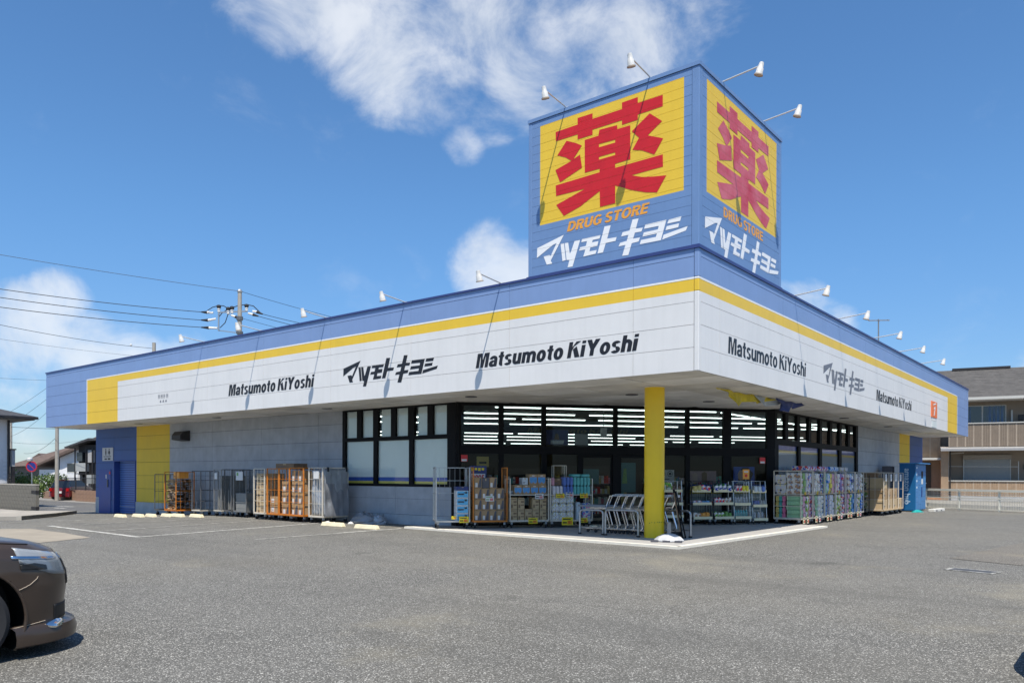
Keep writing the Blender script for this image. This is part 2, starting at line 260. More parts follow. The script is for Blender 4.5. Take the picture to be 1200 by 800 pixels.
# ------------------------------------------------------------------ mesh helpers
class MB:
    def __init__(s): s.v = []; s.f = []; s.m = []
    def poly(s, pts, mi=0):
        b = len(s.v); s.v += [tuple(p) for p in pts]; s.f.append(tuple(range(b, b+len(pts)))); s.m.append(mi); return s
    def box(s, x0, x1, y0, y1, z0, z1, mi=0):
        b = len(s.v); s.v += [(x0, y0, z0), (x1, y0, z0), (x1, y1, z0), (x0, y1, z0), (x0, y0, z1), (x1, y0, z1), (x1, y1, z1), (x0, y1, z1)]
        for q in ((3, 2, 1, 0), (4, 5, 6, 7), (0, 1, 5, 4), (1, 2, 6, 5), (2, 3, 7, 6), (3, 0, 4, 7)): s.f.append(tuple(b+i for i in q)); s.m.append(mi)
        return s
    def bar(s, p, q, w, mi=0, n=4, w2=None):
        p = Vector(p); q = Vector(q); d = (q-p).normalized(); a = Vector((0, 0, 1)) if abs(d.z) < .95 else Vector((1, 0, 0))
        e = d.cross(a).normalized(); g = d.cross(e); b = len(s.v); w2 = w if w2 is None else w2
        for c, r in ((p, w), (q, w2)):
            for i in range(n):
                t = 2*math.pi*(i+.5)/n; s.v.append(tuple(c+(e*math.cos(t)+g*math.sin(t))*r*(.7071**-1 if n == 4 else 1)*.5*(1 if n == 4 else 1)))
        for i in range(n): j = (i+1) % n; s.f.append((b+i, b+j, b+n+j, b+n+i)); s.m.append(mi)
        s.f.append(tuple(b+i for i in reversed(range(n)))); s.m.append(mi); s.f.append(tuple(b+n+i for i in range(n))); s.m.append(mi); return s
    def path(s, pts, w, mi=0, n=6):
        for a, b in zip(pts[:-1], pts[1:]): s.bar(a, b, w, mi, n)
        return s
    def lathe(s, prof, n=16, c=(0, 0, 0), mi=0, ax=None, cap=True):
        b = len(s.v); rot = Vector((0, 0, 1)).rotation_difference(Vector(ax)).to_matrix() if ax else None
        for r, z in prof:
            for i in range(n):
                t = 2*math.pi*i/n; p = Vector((r*math.cos(t), r*math.sin(t), z))
                if rot: p = rot @ p
                s.v.append(tuple(p+Vector(c)))
        k = len(prof)
        for j in range(k-1):
            for i in range(n): i2 = (i+1) % n; s.f.append((b+j*n+i, b+j*n+i2, b+(j+1)*n+i2, b+(j+1)*n+i)); s.m.append(mi)
        if cap and prof[0][0] > 1e-4: s.f.append(tuple(b+i for i in reversed(range(n)))); s.m.append(mi)
        if cap and prof[-1][0] > 1e-4: s.f.append(tuple(b+(k-1)*n+i for i in range(n))); s.m.append(mi)
        return s
    def prism(s, poly, fa, fb, mi=0):
        """2-D polygon carried into space by fa (front) and fb (back)"""
        tr = tessellate_polygon([[Vector((x, y, 0)) for x, y in poly]]); n = len(poly); b = len(s.v)
        s.v += [tuple(fa(x, y)) for x, y in poly]+[tuple(fb(x, y)) for x, y in poly]
        for t in tr: s.f.append(tuple(b+i for i in t)); s.m.append(mi); s.f.append(tuple(b+n+i for i in reversed(t))); s.m.append(mi)
        for i in range(n): j = (i+1) % n; s.f.append((b+i, b+j, b+n+j, b+n+i)); s.m.append(mi)
        return s
    def grid(s, rows, mi=0, close=False):
        b = len(s.v); n = len(rows[0]); s.v += [tuple(p) for r in rows for p in r]
        for j in range(len(rows)-1):
            for i in range(n if close else n-1): i2 = (i+1) % n; s.f.append((b+j*n+i, b+j*n+i2, b+(j+1)*n+i2, b+(j+1)*n+i)); s.m.append(mi)
        return s
    def mesh(s, name, mats, smooth=False, fix=True):
        me = bpy.data.meshes.new(name); me.from_pydata(s.v, [], s.f)
        for m in (mats if isinstance(mats, list) else [mats]): me.materials.append(M[m] if isinstance(m, str) else m)
        me.polygons.foreach_set('material_index', s.m)
        if smooth: me.polygons.foreach_set('use_smooth', [True]*len(me.polygons))
        if fix:
            bm = bmesh.new(); bm.from_mesh(me); bmesh.ops.recalc_face_normals(bm, faces=bm.faces); bm.to_mesh(me); bm.free()
        me.update(); return me
    def build(s, name, mats, parent=None, loc=(0, 0, 0), rz=0, smooth=False, fix=True, bevel=0):
        return link(name, s.mesh(name, mats, smooth, fix), parent, loc, rz, bevel)
def link(name, me, parent=None, loc=(0, 0, 0), rz=0, bevel=0):
    o = bpy.data.objects.new(name, me); COL.objects.link(o); o.location = loc; o.rotation_euler = (0, 0, rz)
    if parent: o.parent = parent
    if bevel:
        b = o.modifiers.new('bevel', 'BEVEL'); b.width = bevel; b.segments = 2; b.limit_method = 'ANGLE'; b.angle_limit = R(50)
    if me and len(me.polygons) and me.polygons[0].use_smooth: smooth_angle(me)
    return o
def smooth_angle(me, a=40):
    bm = bmesh.new(); bm.from_mesh(me)
    for e in bm.edges:
        if len(e.link_faces) == 2 and e.calc_face_angle(0) > R(a): e.smooth = False
    bm.to_mesh(me); bm.free()
def tag(o, label, cat, group=None, kind=None):
    o['label'] = label; o['category'] = cat
    if group: o['group'] = group
    if kind: o['kind'] = kind
    return o
def thing(name, label, cat, loc=(0, 0, 0), rz=0, group=None):
    o = link(name, None, None, loc, rz); o.empty_display_size = .2; return tag(o, label, cat, group)
def struct(o, label=None, cat=None):
    o['kind'] = 'structure'
    if label: o['label'] = label
    return o
def copy_tree(o, parent=None):
    c = o.copy(); COL.objects.link(c)
    if parent: c.parent = parent
    for ch in list(o.children): copy_tree(ch, c)
    return c
def again(o, loc, rz, label, group=None):
    c = copy_tree(o); c.location = loc; c.rotation_euler = (0, 0, rz); c['label'] = label
    if group: c['group'] = group
    return c
def text_poly(body, w, h, shear=0., bold=.02, space=1., extr=.004):
    """lettering as a mesh in x (along), z (up), front at -y, scaled to w x h"""
    cu = bpy.data.curves.new('lettering', 'FONT'); cu.body = body; cu.size = 1; cu.shear = shear; cu.offset = bold; cu.space_character = space; cu.extrude = 0; cu.resolution_u = 4
    o = bpy.data.objects.new('lettering', cu); COL.objects.link(o); bpy.context.view_layer.update()
    dg = bpy.context.evaluated_depsgraph_get(); me = bpy.data.meshes.new_from_object(o.evaluated_get(dg)); bpy.data.objects.remove(o)
    xs = [v.co.x for v in me.vertices]; ys = [v.co.y for v in me.vertices]
    if not xs: return me
    x0, x1, y0, y1 = min(xs), max(xs), min(ys), max(ys)
    for v in me.vertices: v.co = Vector(((v.co.x-x0)/(x1-x0)*w, -extr, (v.co.y-y0)/(y1-y0)*h))
    me.update(); return me
def lettering(body, w, h, mt, parent, loc, rz=0, shear=0., bold=.02, name='lettering', space=1.):
    me = text_poly(body, w, h, shear, bold, space); me.materials.clear(); me.materials.append(M[mt]); return link(name, me, parent, loc, rz)
def vlet(body, w, h, mt, parent, loc, rz=0, shear=0., t=.205):
    """bold sign lettering from strokes; cap height 1, strokes layered a hair apart"""
    m = MB(); X = [0.]; lay = [0]
    def P(pts): lay[0] = (lay[0]+1) % 6; d = -.003-.0004*lay[0]; m.poly([(X[0]+x, d, y) for x, y in pts])
    def B(x0, x1, y0, y1): P([(x0, y0), (x1, y0), (x1, y1), (x0, y1)])
    def A(cx, cy, rx, ry, a0, a1, tx=None, ty=None, n=18):
        tx = t if tx is None else tx; ty = t*.82 if ty is None else ty; lay[0] = (lay[0]+1) % 6; d = -.003-.0004*lay[0]
        for i in range(n):
            q = [R(a0+(a1-a0)*(i+k)/n) for k in (0, 1)]; o = [(cx+rx*math.cos(a), cy+ry*math.sin(a)) for a in q]; s = [(cx+(rx-tx)*math.cos(a), cy+(ry-ty)*math.sin(a)) for a in q]
            m.poly([(X[0]+x, d, y) for x, y in (o[0], o[1], s[1], s[0])])
    for c in body:
        if c == ' ': X[0] += .24; continue
        if c == 'M': W = .90; B(0, t, 0, 1); B(W-t, W, 0, 1); P([(t, 1), (t*1.5, 1), (W/2+t*.42, 0), (W/2-t*.42, 0)]); P([(W-t, 1), (W/2+t*.42, 0), (W/2-t*.42, 0), (W-t*1.5, 1)]); P([(0, 1), (t*1.45, 1), (t, .7), (0, .7)]); P([(W-t*1.45, 1), (W, 1), (W, .7), (W-t, .7)])
        elif c == 'a': W = .60; B(W-t, W, 0, .48); A(.30, .46, .30, .28, 0, 168); A(.26, .21, .26, .225, 55, 330)
        elif c == 't': W = .40; B(.09, .09+t, .14, .94); A(.09+.26, .20, .26, .21, 180, 275, t, t*.8); B(0, W, .58, .72)
        elif c == 's': W = .54; A(.27, .545, .26, .195, 25, 268, t*.95, t*.72); A(.27, .195, .27, .21, -155, 92, t*.95, t*.72)
        elif c == 'u': W = .60; B(0, t, .26, .73); A(.28, .26, .28, .275, 180, 340); B(W-t, W, 0, .73)
        elif c == 'm':
            W = .95; B(0, t, 0, .73)
            for k in (0, .375): A(k+.2875, .46, .2875, .285, 0, 165); B(k+.575-t, k+.575, 0, .47)
        elif c == 'o': W = .62; A(.31, .36, .31, .385, 0, 360, n=32)
        elif c == 'O': W = .84; A(.42, .5, .42, .52, 0, 360, n=36)
        elif c == 'K': W = .76; B(0, t, 0, 1); P([(t*.9, .36), (W-.02-t*1.25, 1), (W-.02, 1), (t*.9, .62-.52*.0)]) ; P([(t*1.2, .52), (t*2.1, .70), (W+.03, 0), (W+.03-t*1.3, 0)])
        elif c == 'i': W = t; B(0, t, 0, .73); B(0, t, .83, 1)
        elif c == 'Y': W = .80; B(.40-t/2, .40+t/2, 0, .45); P([(0, 1), (t*1.2, 1), (.40+t/2, .42), (.40-t/2, .42)]); P([(W-t*1.2, 1), (W, 1), (.40+t/2, .42), (.40-t/2, .42)])
        elif c == 'h': W = .60; B(0, t, 0, 1); A(.30, .46, .30, .285, 0, 165); B(W-t, W, 0, .47)
        elif c == 'D': W = .76; B(0, t, 0, 1); A(.30, .5, .46, .5, -90, 90); B(t*.9, .31, 0, t*.82); B(t*.9, .31, 1-t*.82, 1)
        elif c == 'R': W = .72; B(0, t, 0, 1); A(.38, .71, .32, .29, -90, 90); B(t*.9, .39, .42, .42+t*.82); B(t*.9, .39, 1-t*.82, 1); P([(.30, .45), (.52, .45), (W+.02, 0), (W-t*1.15, 0)])
        elif c == 'U': W = .74; B(0, t, .32, 1); B(W-t, W, .32, 1); A(.37, .34, .37, .36, 180, 360)
        elif c == 'G': W = .80; A(.41, .5, .41, .52, 42, 325); B(.44, W, .38, .53); B(W-t, W, .08, .5)
        elif c == 'S': W = .68; A(.34, .735, .33, .28, 20, 268); A(.34, .275, .34, .295, -160, 92)
        elif c == 'T': W = .68; B(.34-t/2, .34+t/2, 0, 1-t*.8); B(0, W, 1-t*.85, 1)
        elif c == 'E': W = .62; B(0, t, 0, 1); B(t*.9, W, 0, t*.82); B(t*.9, W, 1-t*.82, 1); B(t*.9, W*.93, .42, .42+t*.8)
        X[0] += W+.055
    xs = [v[0]+shear*v[2] for v in m.v]; x0, x1 = min(xs), max(xs)
    m.v = [((v[0]+shear*v[2]-x0)/(x1-x0)*w, v[1], v[2]*h) for v in m.v]
    return m.build('lettering', mt, parent, loc, rz, fix=False)
def gz(x): return -0.0265*max(0., -19-max(x, -40.))

# ------------------------------------------------------------------ ground
XS = [-600, -150, -80, -60, -40]+[-40+i*1.5 for i in range(1, 14)]+[-19, -12, -4, 4, 12, 30, 80, 200, 600]
def sheet(name, mt, x0, x1, y0, y1, dz, ny=1, label=None):
    xs = [x0]+[x for x in XS if x0 < x < x1]+[x1]; m = MB()
    m.grid([[(x, y0+(y1-y0)*j/ny, gz(x)+dz) for x in xs] for j in range(ny+1)]); return struct(m.build(name, mt), label)
sheet('ground', 'ground_far', -600, 600, -600, 600, -.012, 1, 'grey ground stretching to the horizon')
sheet('parking_lot', 'asphalt', -37, 60, -70, 34, -.004, 2, 'weathered grey asphalt car park with visible aggregate')
sheet('road', 'asphalt_road', -90, -37.002, 3.0, 10.2, -.003, 1, 'grey asphalt side road behind the block wall')
def on_ground(name, mt, pts, dz, label=None):
    m = MB(); m.poly([(x, y, gz(x)+dz) for x, y in pts]); return struct(m.build(name, mt), label)
def line(a, b, w, mt='line_paint', dz=.004, n=6):
    a = Vector(a); b = Vector(b); t = (b-a).normalized(); q = Vector((-t.y, t.x))*w/2; m = MB()
    m.grid([[tuple(a.lerp(b, i/n)-q)+(gz(a.lerp(b, i/n).x)+dz,) for i in range(n+1)], [tuple(a.lerp(b, i/n)+q)+(gz(a.lerp(b, i/n).x)+dz,) for i in range(n+1)]])
    return struct(m.build('bay_line', mt), 'worn white bay line painted on the asphalt')
line((-17.75, -5.15), (-11.80, -5.42), .15); line((-11.86, -5.34), (-13.05, .95), .13, dz=.0045); line((-14.5, -5.0), (-15.65, .5), .12, 'line_faint')
line((-17.7, -4.2), (-17.85, .35), .12, 'line_faint'); line((-9.13, -4.0), (-9.32, .8), .12, 'line_faint'); line((-21.2, -3.6), (-20.6, .2), .12, 'line_faint')
line((-9.3, -1.4), (-9.33, .80), .12, dz=.0046)
on_ground('concrete_patch', 'concrete_patch', [(-17.6, -6.9), (-16.9, -5.95), (-14.6, -6.0), (-12.5, -6.23), (-12.04, -7.2), (-11.0, -9.2), (-12.5, -9.6), (-16.5, -8.2)], .003, 'pale worn concrete patch laid into the car park')
on_ground('repair_patch', 'asphalt_patch', [(4.1, 1.9), (4.75, 6.8), (9, 8.0), (11, 2.2), (5.3, 1.35)], .003, 'brownish resurfaced patch of car park beyond the drain')
g = thing('drain_grate', 'low metal drain grate set in a pale concrete frame in the asphalt', 'drain grate', (4.75, -.06, 0), R(-14))
m = MB(); m.box(-.36, .36, -.20, -.15, .0, .010).box(-.36, .36, .15, .20, .0, .010).box(-.36, -.32, -.149, .149, .0, .010).box(.32, .36, -.149, .149, .0, .010); m.build('concrete_frame', 'line_faint', g)
m = MB(); [m.box(-.31+i*.045, -.285+i*.045, -.148, .148, .001, .009) for i in range(14)]; m.build('grate', 'dark_steel', g)
# walkway in front of the shop entrance, with a shallow kerb
WP = [(-9.35, .92), (-.55, .26), (-.30, 9.35), (-2.17, 9.95), (-8.5, 2.17), (-9.35, 2.17)]
m = MB(); m.prism(WP, lambda x, y: (x, y, .045), lambda x, y: (x, y, -.05)); struct(m.build('walkway', 'walkway'), 'grey concrete walkway in front of the shop entrance')
def off(a, b, d): t = (Vector(b)-Vector(a)).normalized(); return Vector((-t.y, t.x))*d
m = MB()
for a, b in (((-9.35, .92), (-.55, .26)), ((-.55, .26), (-.30, 9.35))):
    a = Vector(a); b = Vector(b); q = off(a, b, .13); o_ = off(a, b, -.012); t = (b-a).normalized()
    e = .13 if b.y > 1 else 0
    m.prism([tuple(a+o_+t*(e and .0)), tuple(b+o_+t*(0 if e else .012)), tuple(b+q-t*(0 if e else .0)), tuple(a+q+t*e)], lambda x, y: (x, y, .051 if 0 else .050), lambda x, y: (x, y, -.03))
struct(m.build('kerb_edge', 'kerb_paint'), 'cream painted edge of the entrance walkway')
# kerb, pavement and planting strip at the left
m = MB(); m.prism([(-31.5, 1.2), (-36.5, .80), (-60, .80), (-60, -3.0), (-35.0, -2.2), (-25.0, -4.2), (-24.0, -3.7), (-27.2, -1.4)], lambda x, y: (x, y, gz(x)+.13), lambda x, y: (x, y, gz(x)-.1))
struct(m.build('pavement', 'concrete'), 'pale concrete pavement below the block wall')
m = MB(); m.prism([(-37.2, .6), (-60, .6), (-60, -.4), (-36.8, -.2)], lambda x, y: (x, y, gz(x)+.16), lambda x, y: (x, y, gz(x)+.1)); struct(m.build('planting_strip', 'soil'), 'bare brown soil strip along the block wall')
pts = [(-31.5, 1.2), (-27.2, -1.4), (-24.0, -3.7), (-25.0, -4.2), (-35, -2.4)]
m = MB()
for a, b in zip(pts[:2], pts[1:3]):
    a = Vector(a); b = Vector(b); q = off(a, b, -.16)
    m.prism([tuple(a), tuple(b), tuple(b+q), tuple(a+q)], lambda x, y: (x, y, gz(x)+.145), lambda x, y: (x, y, gz(x)-.1))
struct(m.build('kerb', 'kerb_concrete'), 'low concrete kerb curving along the pavement')

# ------------------------------------------------------------------ the shop
LX, LY, ZB, ZT, TT = 31.82, 32.2, 3.6, 6.086, 9.745
shop = thing('drugstore', 'single storey drugstore with blue, yellow and white fascia and a square corner sign tower', 'building')
# local frames of the two fronts: u runs from the corner, n points outwards
def fl(u, n, z): return (-u, -n, z)
def fr(u, n, z): return (n, u, z)
def slab(f, u0, u1, z0, z1, n0, n1, us=(), zs=(), cf=None, m=None):
    """board on front f between n0 (back) and n1 (face), its face cut along us and zs and coloured by cf(u, z)"""
    m = m or MB(); U = [u0]+[u for u in sorted(us) if u0 < u < u1]+[u1]; Z = [z0]+[z for z in sorted(zs) if z0 < z < z1]+[z1]
    for i in range(len(U)-1):
        for j in range(len(Z)-1):
            a, b, c, d = U[i], U[i+1], Z[j], Z[j+1]; mi = cf((a+b)/2, (c+d)/2) if cf else 0
            m.poly([f(a, n1, c), f(b, n1, c), f(b, n1, d), f(a, n1, d)], mi)
            if i == 0: m.poly([f(a, n0, c), f(a, n1, c), f(a, n1, d), f(a, n0, d)], mi)
            if i == len(U)-2: m.poly([f(b, n0, c), f(b, n1, c), f(b, n1, d), f(b, n0, d)], mi)
            if j == 0: m.poly([f(a, n0, c), f(b, n0, c), f(b, n1, c), f(a, n1, c)], mi)
            if j == len(Z)-2: m.poly([f(a, n0, d), f(b, n0, d), f(b, n1, d), f(a, n1, d)], mi)
    m.poly([f(u0, n0, z0), f(u1, n0, z0), f(u1, n0, z1), f(u0, n0, z1)], 0); return m
ZR = [3.60, 4.066, 4.520, 4.978, 5.425, 5.876, 6.035]
def joints(first, pitch, end):
    r = [.10, first]
    while r[-1]+pitch < end-.6: r.append(r[-1]+pitch)
    return r+[end]
core = MB(); core.box(-LX+.03, -.03, .03, .056, ZB+.004, ZT-.03).box(-.056, -.03, .058, LY-.03, ZB+.004, ZT-.03)
core.box(-LX+.03, -LX+.056, .058, 33, ZB+.004, ZT-.03).box(-LX+.058, -.058, LY-.056, LY-.03, ZB+.004, ZT-.03)
fas = core.build('fascia', 'joint_dark', shop)
FM = ['fascia_blue', 'fascia_yellow', 'fascia_white', 'trim_white']
for f, ju, ye, wh, end in ((fl, joints(1.48, 3.34, LX), 27.58, 24.82, LX), (fr, joints(1.0, 3.76, LY), 28.95, 26.46, LY)):
    def cf(u, z, ye=ye, wh=wh):
        if u > ye+.06 or z > 5.47: return 0
        if u > ye or z > 5.425: return 3
        if z > 5.185 or u > wh: return 1
        return 2
    for i in range(len(ju)-1):
        for j in range(6):
            if j == 5: z0, z1 = ZR[5]+.003, ZR[6]
            else: z0, z1 = ZR[j], ZR[j+1]
            ins = .006
            pm = slab(f, ju[i]+(.004), ju[i+1]-.004, z0+(ins if j else .002), z1-(0 if j == 5 else .002), -.035, rnd.uniform(-.001, .001), (ye, ye+.06, wh), (5.185, 5.425, 5.47), cf)
            pm.build('fascia_panel', FM, fas)
m = MB()
for z0, z1, mi in ((3.6, 5.185, 2), (5.187, 5.423, 1), (5.425, 5.47, 3), (5.472, 6.035, 0)): m.box(-.095, .006, -.006, .095, z0-(.003 if z0 == 3.6 else 0), z1, mi)
m.build('corner_trim', FM, fas, bevel=.012)
m = MB(); m.box(-LX-.03, -.5, -.03, .28, 6.036, ZT).box(-.28, .03, -.5+.47, LY+.03, 6.036, ZT).box(-.5, -.282, -.03, .28, 6.036, ZT)
m.box(-LX-.03, -LX+.28, .282, 33, 6.036, ZT).box(-LX+.282, -.282, LY-.28, LY+.03, 6.036, ZT); m.build('coping', 'coping_blue', fas)
m = MB(); m.box(-LX+.2, -.2, .2, LY-.2, 5.60, 5.66); m.build('roof', 'concrete', shop)
# left end return of the fascia
for j in range(6):
    m = MB(); m.box(-LX-.004, -LX+.03, .012, 32.9, ZR[j]+(.01 if j else .002), ZR[j+1]-.002); m.build('fascia_panel', 'fascia_blue', fas)

# sign tower
m = MB(); m.box(-4.26+.03, -.03, .03, 4.6-.03, ZT-.02, TT-.03); tower = m.build('sign_tower', 'joint_dark', shop)
TM = ['tower_blue', 'fascia_yellow']
def tower_front(f, w, y0, y1):
    rows = [ZT+.02]; 
    while rows[-1] < 9.55: rows.append(rows[-1]+.2005)
    rows[-1] = 9.66
    def cf(u, z): return 1 if y0 < u < y1 and 7.245 < z < 9.525 else 0
    for j in range(len(rows)-1):
        slab(f, .16, w-.10, rows[j]+.004, rows[j+1]-.001, -.03, rnd.uniform(-.0008, .0008), (y0, y1), (7.245, 9.525), cf).build('tower_panel', TM, tower)
tower_front(fl, 4.26, .33, 3.93); tower_front(fr, 4.6, .35, 4.27)
for q in ((-.156, .004, -.004, .156), (-4.263, -4.163, -.004, .1), (-.1, .004, 4.503, 4.603)): MB().box(*q, ZT+.02, 9.665).build('corner_trim', 'tower_blue', tower, bevel=.01)
MB().box(-4.267, -4.225, .102, 4.57, ZT, 9.66).build('rear_panel', 'tower_blue', tower); MB().box(-4.22, -.102, 4.566, 4.607, ZT, 9.66).build('rear_panel', 'tower_blue', tower)
m = MB(); m.box(-4.28, .02, -.02, .14, 9.668, TT).box(-.14, .02, .142, 4.62, 9.668, TT).box(-4.28, -4.14, .142, 4.62, 9.668, TT).box(-4.138, -.142, 4.48, 4.62, 9.668, TT); m.build('coping', 'tower_blue', tower)
m = MB(); m.box(-4.3, .024, -.024, .1, ZT+.001, ZT+.02).box(-.1, .024, .102, 4.64, ZT+.001, ZT+.02); m.build('flashing', 'coping_blue', tower)
P1 = [(-3.494, 9.274), (-2.896, 9.278), (-2.897, 9.423), (-2.505, 9.415), (-2.505, 9.293), (-1.764, 9.292), (-1.765, 9.429), (-1.384, 9.432), (-1.384, 9.307), (-0.803, 9.305), (-0.802, 9.073), (-1.383, 9.065), (-1.382, 8.958), (-1.763, 8.956), (-1.763, 9.056), (-2.504, 9.06), (-2.503, 8.948), (-2.895, 8.95), (-2.895, 9.063), (-3.486, 9.065)]
P2 = [(-2.707, 8.885), (-2.354, 8.885), (-2.328, 9.006), (-1.883, 8.984), (-1.878, 8.897), (-1.562, 8.891), (-1.557, 8.175), (-1.928, 8.171), (-1.928, 8.083), (-0.798, 8.084), (-0.793, 7.833), (-1.531, 7.83), (-1.287, 7.736), (-1.008, 7.679), (-0.719, 7.637), (-0.928, 7.335), (-1.185, 7.393), (-1.509, 7.51), (-1.926, 7.705), (-1.925, 7.327), (-2.306, 7.329), (-2.316, 7.674), (-2.553, 7.569), (-2.821, 7.448), (-3.261, 7.331), (-3.469, 7.619), (-2.688, 7.811), (-3.474, 7.823), (-3.487, 8.064), (-2.32, 8.083), (-2.32, 8.161), (-2.702, 8.163)]
H1 = [(-2.338, 8.699), (-1.93, 8.687), (-1.93, 8.623), (-2.338, 8.629)]
H2 = [(-2.337, 8.421), (-1.929, 8.418), (-1.929, 8.358), (-2.337, 8.359)]
P3 = [(-3.193, 8.997), (-2.94, 8.88), (-2.781, 8.782), (-3.012, 8.538), (-2.83, 8.596), (-2.775, 8.296), (-3.365, 8.109), (-3.496, 8.414), (-3.057, 8.515), (-3.215, 8.631), (-3.445, 8.734)]
P4 = [(-1.102, 9.011), (-0.816, 8.771), (-1.15, 8.567), (-0.792, 8.411), (-0.994, 8.13), (-1.269, 8.284), (-1.508, 8.36), (-1.351, 8.573), (-1.524, 8.755)]
def flat_shapes(polys, f, name, mt, parent, d=.004, holes=None):
    m = MB()
    for k, p in enumerate(polys):
        loops = [p]+(holes or {}).get(k, []); tr = tessellate_polygon([[Vector((x, y, 0)) for x, y in l] for l in loops]); al = [q for l in loops for q in l]; b = len(m.v)
        m.v += [tuple(f(x, y, d)) for x, y in al]; m.f += [tuple(b+i for i in t) for t in tr]; m.m += [0]*len(tr)
    return m.build(name, mt, parent)
flat_shapes([P1, P2, P3, P4], lambda x, z, d: (x, -d, z), 'emblem', 'sign_red', tower, holes={1: [H1, H2]})
flat_shapes([P1, P2, P3, P4], lambda x, z, d: (d, .83+(x+3.494)*(3.0/2.776), z-.03), 'emblem', 'faded_red', tower, holes={1: [H1, H2]})
LOGO = [[(0.002, 0.776), (0.2, 1.0), (0.115, 0.389), (0.104, 0.313), (0.115, 0.212), (0.074, 0.212), (0.05, 0.481), (0.094, 0.491), (0.103, 0.448), (0.147, 0.801), (0.12, 0.77), (0.0, 0.479)], [(0.176, 0.75), (0.201, 0.744), (0.214, 0.231), (0.19, 0.222)], [(0.206, 0.746), (0.231, 0.742), (0.243, 0.397), (0.251, 0.449), (0.277, 0.745), (0.316, 0.738), (0.263, 0.0), (0.227, 0.007), (0.241, 0.215), (0.22, 0.227)], [(0.329, 0.748), (0.457, 0.748), (0.45, 0.653), (0.403, 0.653), (0.399, 0.587), (0.442, 0.588), (0.435, 0.453), (0.387, 0.449), (0.381, 0.343), (0.431, 0.337), (0.423, 0.239), (0.338, 0.227), (0.353, 0.424), (0.308, 0.426), (0.317, 0.522), (0.356, 0.523), (0.364, 0.657), (0.324, 0.661)], [(0.483, 0.967), (0.524, 0.96), (0.501, 0.599), (0.564, 0.587), (0.556, 0.486), (0.492, 0.482), (0.473, 0.23), (0.436, 0.235)], [(0.666, 0.981), (0.704, 0.971), (0.687, 0.705), (0.731, 0.689), (0.722, 0.591), (0.681, 0.599), (0.67, 0.44), (0.713, 0.436), (0.705, 0.332), (0.661, 0.321), (0.64, 0.011), (0.6, 0.023), (0.621, 0.312), (0.576, 0.308), (0.586, 0.401), (0.629, 0.418), (0.64, 0.576), (0.593, 0.575), (0.602, 0.684), (0.647, 0.692)], [(0.746, 0.756), (0.875, 0.762), (0.842, 0.239), (0.712, 0.246), (0.72, 0.356), (0.812, 0.357), (0.818, 0.446), (0.729, 0.442), (0.737, 0.55), (0.824, 0.55), (0.829, 0.64), (0.739, 0.648)], [(0.889, 0.75), (0.964, 0.766), (0.956, 0.649), (0.88, 0.651)], [(0.877, 0.584), (0.951, 0.59), (0.945, 0.49), (0.87, 0.482)], [(0.858, 0.369), (1.0, 0.467), (0.99, 0.36), (0.85, 0.246)]]
def logo(f, u0, w, z0, h, mt, parent):
    return flat_shapes(LOGO, lambda a, b, d: f(u0+a*w, d, z0+b*h), 'logo', mt, parent)
FLp = lambda u, d, z: (u, -d, z)
FRp = lambda u, d, z: (d, u, z)
logo(FLp, -4.01, 3.77, 6.153, .753, 'letter_white', tower); logo(FRp, .27, 4.15, 6.10, .80, 'letter_white', tower)
logo(FLp, -10.92, 3.75, 3.965, .735, 'letter_black', fas); logo(FRp, 7.95, 4.25, 3.99, .77, 'letter_grey', fas)
vlet('DRUG STORE', 2.08, .215, 'sign_orange', tower, (-3.175, 0, 6.955), 0, .22, .24)
vlet('DRUG STORE', 2.22, .215, 'sign_orange', tower, (0, 1.18, 6.955), R(90), .0, .24)
vlet('Matsumoto KiYoshi', 4.62, .37, 'letter_black', fas, (-16.86, 0, 4.115), 0, .17, .24)
vlet('Matsumoto KiYoshi', 4.55, .35, 'letter_black', fas, (-5.88, 0, 4.125), 0, .17, .24)
vlet('Matsumoto KiYoshi', 5.04, .36, 'letter_black', fas, (0, 1.44, 4.12), R(90), .06, .21)
vlet('Matsumoto KiYoshi', 5.28, .37, 'letter_black', fas, (0, 13.67, 4.06), R(90), .06, .21)
m = MB()
for i, (x, w) in enumerate(((0, .16), (.2, .17), (.4, .16), (.6, .17))):
    for k in range(3 if i != 2 else 2): m.poly([(-21.58+x+k*w/3, -.004, 4.30), (-21.58+x+k*w/3+.022, -.004, 4.30), (-21.58+x+k*w/3+.022, -.004, 4.46), (-21.58+x+k*w/3, -.004, 4.46)])
    m.poly([(-21.58+x, -.0045, 4.38), (-21.58+x+w*.8, -.0045, 4.38), (-21.58+x+w*.8, -.0045, 4.40), (-21.58+x, -.0045, 4.40)])
    if i: m.poly([(-21.58+x-.08, -.004, 4.16), (-21.58+x+.04, -.004, 4.16), (-21.58+x+.01, -.004, 4.25), (-21.58+x-.05, -.004, 4.22)])
m.build('lettering', 'letter_grey', fas)
# small orange square sign near the right end
sg = MB().box(.003, .03, 22.65, 23.85, 4.06, 4.74).build('orange_sign', 'hub_orange', fas)
flat_shapes([[(.35, .12), (.50, .12), (.66, .62), (.60, .72), (.40, .60), (.38, .50), (.52, .55)], [(.30, .75), (.80, .88), (.78, .95), (.28, .83)]], lambda a, b, d: (.03+d, 22.65+a*1.2, 4.06+b*.68), 'emblem', 'letter_white', sg)
MB().box(.003, .015, 22.78, 23.76, 3.92, 4.02).build('name_strip', 'paper_white', fas); MB().box(.003, .02, 22.85, 23.8, 3.64, 3.90).build('cover_plate', 'film_white', fas)

